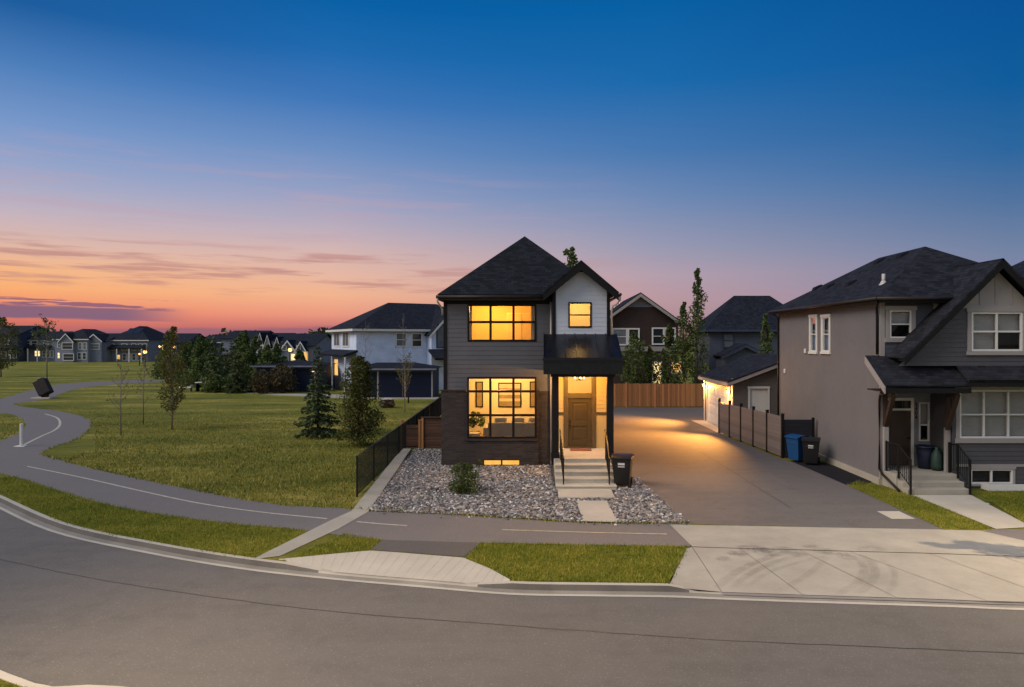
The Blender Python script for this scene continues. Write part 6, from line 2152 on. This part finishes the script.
for px, py, hw, lb in ((213, 392.5, 12, "low dark shrub at the foot of the broad spruce"), (232, 392, 13, "low dark shrub at the foot of the stocky spruce"), (251, 392, 12, "low green shrub at the foot of the tallest cluster tree")):
    X, Y = at(px, py)
    crown_tree("park_shrub", lb, (X, Y), 1.7, hw * Y / F, .03, 40, 1500, .11, "leaf", tr=.04, cl=.4)
crown_tree("russet_bush", "russet leafed bush beside the smaller navy garage", at(282, 393), 2.6, 1.5, .06, 40, 2200, .10, "leaf_brown", tr=.05, cl=.4)
crown_tree("russet_bush", "low russet bush right under the full green cluster tree", at(262, 393.5), 2.1, 1.3, .06, 34, 1500, .10, "leaf_brown", tr=.05, cl=.4)
# young trees on the lawn
sapling("thin bare young tree leftmost of the three on the park lawn", at(121, 435.5), 3.9, .62, 16, 70, .045, "leaf_brown")
sapling("thin bare young tree in the middle of the three on the park lawn", at(143.5, 424.5), 4.0, .7, 16, 80, .05, "leaf_brown")
X, Y = at(172, 429.5)
crown_tree("young_tree", "leafy young tree rightmost of the three on the park lawn", (X, Y), 5.55, .95, .20, 60, 3200, .06, "leaf_olive", "bark_pale", shape="oval", tr=.05, cl=.38)
X, Y = at(1, 377)
crown_tree("young_tree", "round crowned young tree at the left edge beyond the path", (X, Y), 7.9, 2.5, .20, 50, 2600, .13, "leaf_olive", "bark_pale", tr=.11, cl=.4)
X, Y = at(47, 381)
sapling("slim young tree behind the tilted dark sculpture", (X, Y), 7.6, 1.4, 20, 420, .11, "leaf", tr=.07)
# thin trees before the navy garage
sapling("thin young tree with yellowing lower crown before the navy garage", at(405, 413), 3.7, .75, 18, 330, .06, "leaf_olive", low=.35)
sapling("tall bare young tree before the pale blue wall", at(402.5, 398), 7.3, .6, 14, 20, .06, "leaf_olive", low=.45)
sapling("tall bare young tree half behind the olive leafed tree", at(366, 404), 6.4, .55, 14, 20, .06, "leaf_olive", low=.45)
# behind the lane
def col(px, py, top, hw, Y, lb, nleaf=3200, ls=.10, cl=.36):
    X = (px - CX) * Y / F
    h = CH - (top - HY) * Y / F
    return crown_tree("poplar_tree", lb, (X, Y), h, hw * Y / F, .10, 40, int(nleaf * .8), ls, "leaf", shape="column", tr=.1, cl=cl)
col(634, 0, 334, 18, 52, "broad green poplar at the left end of the cedar fence", 3400)
col(650, 0, 347, 13, 52.5, "short green poplar left of the lit door behind the cedar fence", 1800)
col(669, 0, 326, 14, 52, "green poplar right of the lit door behind the cedar fence")
col(683, 0, 302, 13, 51.5, "tall slim poplar left of the tallest poplar behind the cedar fence", 2600)
col(698, 0, 269, 14, 51, "tallest poplar with a thin crooked tip behind the cedar fence", 3600)
col(766, 0, 314, 10, 47, "dark poplar between the garage roof and the taupe wall", 2000)
X = (570 - CX) * 46 / F
crown_tree("leafy_tree", "tall tree whose top shows over the lit house roof", (X, 46), CH + (341 - 249) * 46 / F, 1.3, .35, 50, 2600, .11, "leaf", tr=.12, cl=.33)
# shrub in the gravel, weeds at the wall
t = crown_tree("garden_shrub", "small round green shrub in the gravel under the big window", at(464, 494), .95, .62, .08, 60, 3000, .034, "leaf_bush", tr=.02, cl=.36)
crown_tree("garden_shrub", "tiny green plant at the foot of the brick base", at(479.5, 468.5), .34, .2, .1, 12, 160, .03, "leaf_bush", tr=.01, cl=.4)

# ------------------------------------------------------------------ park furniture and lamps
X, Y = at(21.5, 446.5)
t = thing("bollard", "white post bollard with a square foot on the forked path", "bollard", (X, Y, 0))
m_ = MB(); m_.box(X - .24, X + .24, Y - .16, Y + .16, 0.006, .04); m_.build("foot_plate", MT["trim_white"], t, bevel=.01)
m_ = MB(); m_.lathe((X, Y, .05), [(.07, 0), (.07, .9), (.075, .92), (.075, .98), (0, 1.0)], 14); m_.build("post", MT["trim_white"], t)
X, Y = at(44, 398.5)
t = thing("sculpture", "tilted dark brown box sculpture on a pale slab beside the path", "sculpture", (X, Y, 0))
m_ = MB(); m_.box(X - .75, X + .8, Y - .5, Y + .5, 0, .12); m_.build("plinth", MT["concrete_light"], t, bevel=.01)
RUST = M("dark_rusted_steel", (.016, .010, .012), .8, .4, 3, bmp=.3)
m_ = MB()
ax = Vector((-.50, .1, .86)).normalized(); sx_ = Vector((.86, .25, .50)).normalized(); sy_ = ax.cross(sx_)
b0 = Vector((X + .22, Y, .36))
m_.hexa([b0 + sx_ * a * .46 + sy_ * b * .36 + ax * c_ for a, b, c_ in ((-1, -1, 0), (1, -1, 0), (1, 1, 0), (-1, 1, 0), (-1, -1, 1.3), (1, -1, 1.3), (1, 1, 1.3), (-1, 1, 1.3))])
bx = m_.build("block", RUST, t, bevel=.03)
m_ = MB(); q = b0 + ax * 1.3 + sx_ * .1
m_.hexa([q + sx_ * a * .2 + sy_ * b * .2 + ax * c_ for a, b, c_ in ((-1, -1, -.05), (1, -1, -.05), (1, 1, -.05), (-1, 1, -.05), (-1, -1, .13), (1, -1, .13), (1, 1, .13), (-1, 1, .13))]); m_.build("knob", RUST, t, bevel=.02)
m_ = MB(); m_.beam((X + .05, Y, .11), (X + .2, Y, .42), .4, .3); m_.build("foot", RUST, t)
X, Y = at(186, 391.5)
t = thing("park_bench", "long low pale bench before the trees of the park cluster", "bench", (X, Y, 0))
m_ = MB(); m_.box(X - .55, X + .6, Y - .25, Y + .25, .34, .46); m_.box(X + .5, X + .6, Y - .25, Y + .25, .461, .62); m_.build("seat", MT["trim_white"], t, bevel=.02)
for x in (X - .45, X + .4):
    m_ = MB(); m_.box(x, x + .1, Y - .2, Y + .2, 0, .34); m_.build("leg", MT["concrete_dark"], t)
X, Y = at(202, 391.5)
t = thing("picnic_table", "dark picnic table with three pale top boards by the spruce", "table", (X, Y, 0))
for k_ in (-1, 0, 1):
    m_ = MB(); m_.box(X + k_ * .36 - .16, X + k_ * .36 + .16, Y - .35, Y + .35, .82, .90); m_.build("table_top", MT["trim_white"], t, bevel=.01)
for x in (X - .45, X + .4):
    m_ = MB(); m_.box(x, x + .08, Y - .3, Y + .3, 0, .815); m_.build("leg", MT["trim_dark"], t)
X, Y = at(388, 407.5)
t = thing("boulder", "dark boulder with a pale flat top on the lawn before the navy garage", "boulder", (X, Y, 0))
bm = bmesh.new(); bmesh.ops.create_icosphere(bm, subdivisions=3, radius=1)
for v in bm.verts:
    n_ = 1 + .12 * math.sin(v.co.x * 5 + v.co.y * 3) + .08 * math.sin(v.co.z * 7 + v.co.x * 4)
    v.co = Vector((v.co.x * .55 * n_, v.co.y * .45 * n_, max(min(v.co.z * .42 * n_, .30), -.3) + .28))
me = bpy.data.meshes.new("rock"); bm.to_mesh(me); bm.free(); me.materials.append(MT["trim_brown"])
o = bpy.data.objects.new("rock", me); COL.objects.link(o); o.parent = t
m_ = MB(); m_.lathe((X, Y, .575), [(0, 0), (.42, 0), (.44, .05), (.36, .10), (0, .11)], 12); m_.build("slab", MT["concrete_light"], t)
X, Y = at(408.4, 403)
m_ = MB(); m_.tube([(X, Y, -.05), (X, Y, .75)], .06, 8); m_.lathe((X, Y, .75), [(.08, 0), (.08, .05), (0, .08)], 10)
tag(m_.build("bollard", MT["black_metal"]), "short black post on the lawn in front of the navy garage", "bollard")
MT["lamp_hot"] = emis("street_lamp_glow", (1.0, 0.50, 0.14), 3.2)
MT["lamp_pale"] = emis("street_lamp_pale", (1.0, 0.66, 0.34), 2.2)
for px, py, Y, r_, lb, mt_ in ((145, 352, 128, .34, "lit street lamp beside the solar panelled house across the park", "lamp_hot"), (139.5, 354, 134, .2, "dimmer street lamp just left of the brightest lamp across the park", "lamp_hot"),
                          (160, 346.5, 150, .3, "lit street lamp left of the leafy young tree", "lamp_pale"), (174, 347, 150, .26, "lit street lamp seen through the leafy young tree", "lamp_hot"),
                          (199, 357, 118, .2, "lit street lamp shining through the park cluster", "lamp_hot"),
                          (290, 350, 92, .27, "lit street lamp in front of the grey twin gables", "lamp_hot"), (313, 371, 63.9, .11, "small white lamp on a post by the smaller navy garage", "lamp_pale")):
    X, Z = W(px, py, Y)
    t = thing("street_lamp", lb, "street lamp", (X, Y, 0))
    m_ = MB(); m_.tube([(X, Y, -.05), (X, Y, Z + r_ * .2)], [.10, .06], 8); m_.lathe((X, Y, Z + r_ * .85), [(r_ * .9, 0), (r_ * .5, r_ * .3), (0, r_ * .4)], 10); m_.build("pole", MT["trim_dark"], t)
    m_ = MB(); m_.lathe((X, Y, Z), [(0, -r_), (r_ * .7, -r_ * .6), (r_, 0), (r_ * .8, r_ * .6), (r_ * .5, r_ * .84)], 12); m_.build("lamp_head", MT[mt_], t, smooth=True)

# ------------------------------------------------------------------ street lamps and kerb tree of this road
def road_lamp(label, base, aim, pw, H_=8.2, spot=165):
    b = Vector((*base, 0)); d = (Vector((*aim, 0)) - b).normalized()
    t = thing("street_lamp", label, "street lamp", tuple(b))
    m2 = MB(); m2.tube([b, b + Vector((0, 0, 4)), b + Vector((0, 0, H_)), b + d * .5 + Vector((0, 0, H_ + .45)), b + d * 1.6 + Vector((0, 0, H_ + .6))], [.11, .09, .07, .05, .04], 10)
    m2.lathe(tuple(b), [(.2, 0), (.2, .05), (.13, .5), (.11, .5)], 12); m2.build("pole", MT["downspout"], t, smooth=True)
    h = b + d * 1.9 + Vector((0, 0, H_ + .6))
    m2 = MB(); m2.beam(h - d * .38, h + d * .38, .3, .14); m2.build("lamp_housing", MT["trim_dark"], t, bevel=.03)
    m2 = MB(); m2.beam(h - d * .28 - Vector((0, 0, .085)), h + d * .28 - Vector((0, 0, .085)), .22, .03); m2.build("lens", MT["lamp_hot"], t)
    lamp(*(h - Vector((0, 0, .16))), pw, (1.0, .75, .48), .05, spot=spot, aim=(Vector((*aim, 0)) - h).normalized())


road_lamp("street lamp on the near grass verge left of the viewpoint", (-10.0, 5.6), (-3, 8.6), 5000, spot=122)
road_lamp("street lamp at the kerb beyond the right-hand drive", (19.4, 12.6), (8.0, 14.3), 6500, 5.6, spot=92)
crown_tree("kerb_tree", "slim leafy tree on the verge right of the wide concrete drive", (13.75, 14.4), 3.3, .40, .40, 30, 2000, .05, "leaf", "bark_pale", tr=.05, cl=.42)
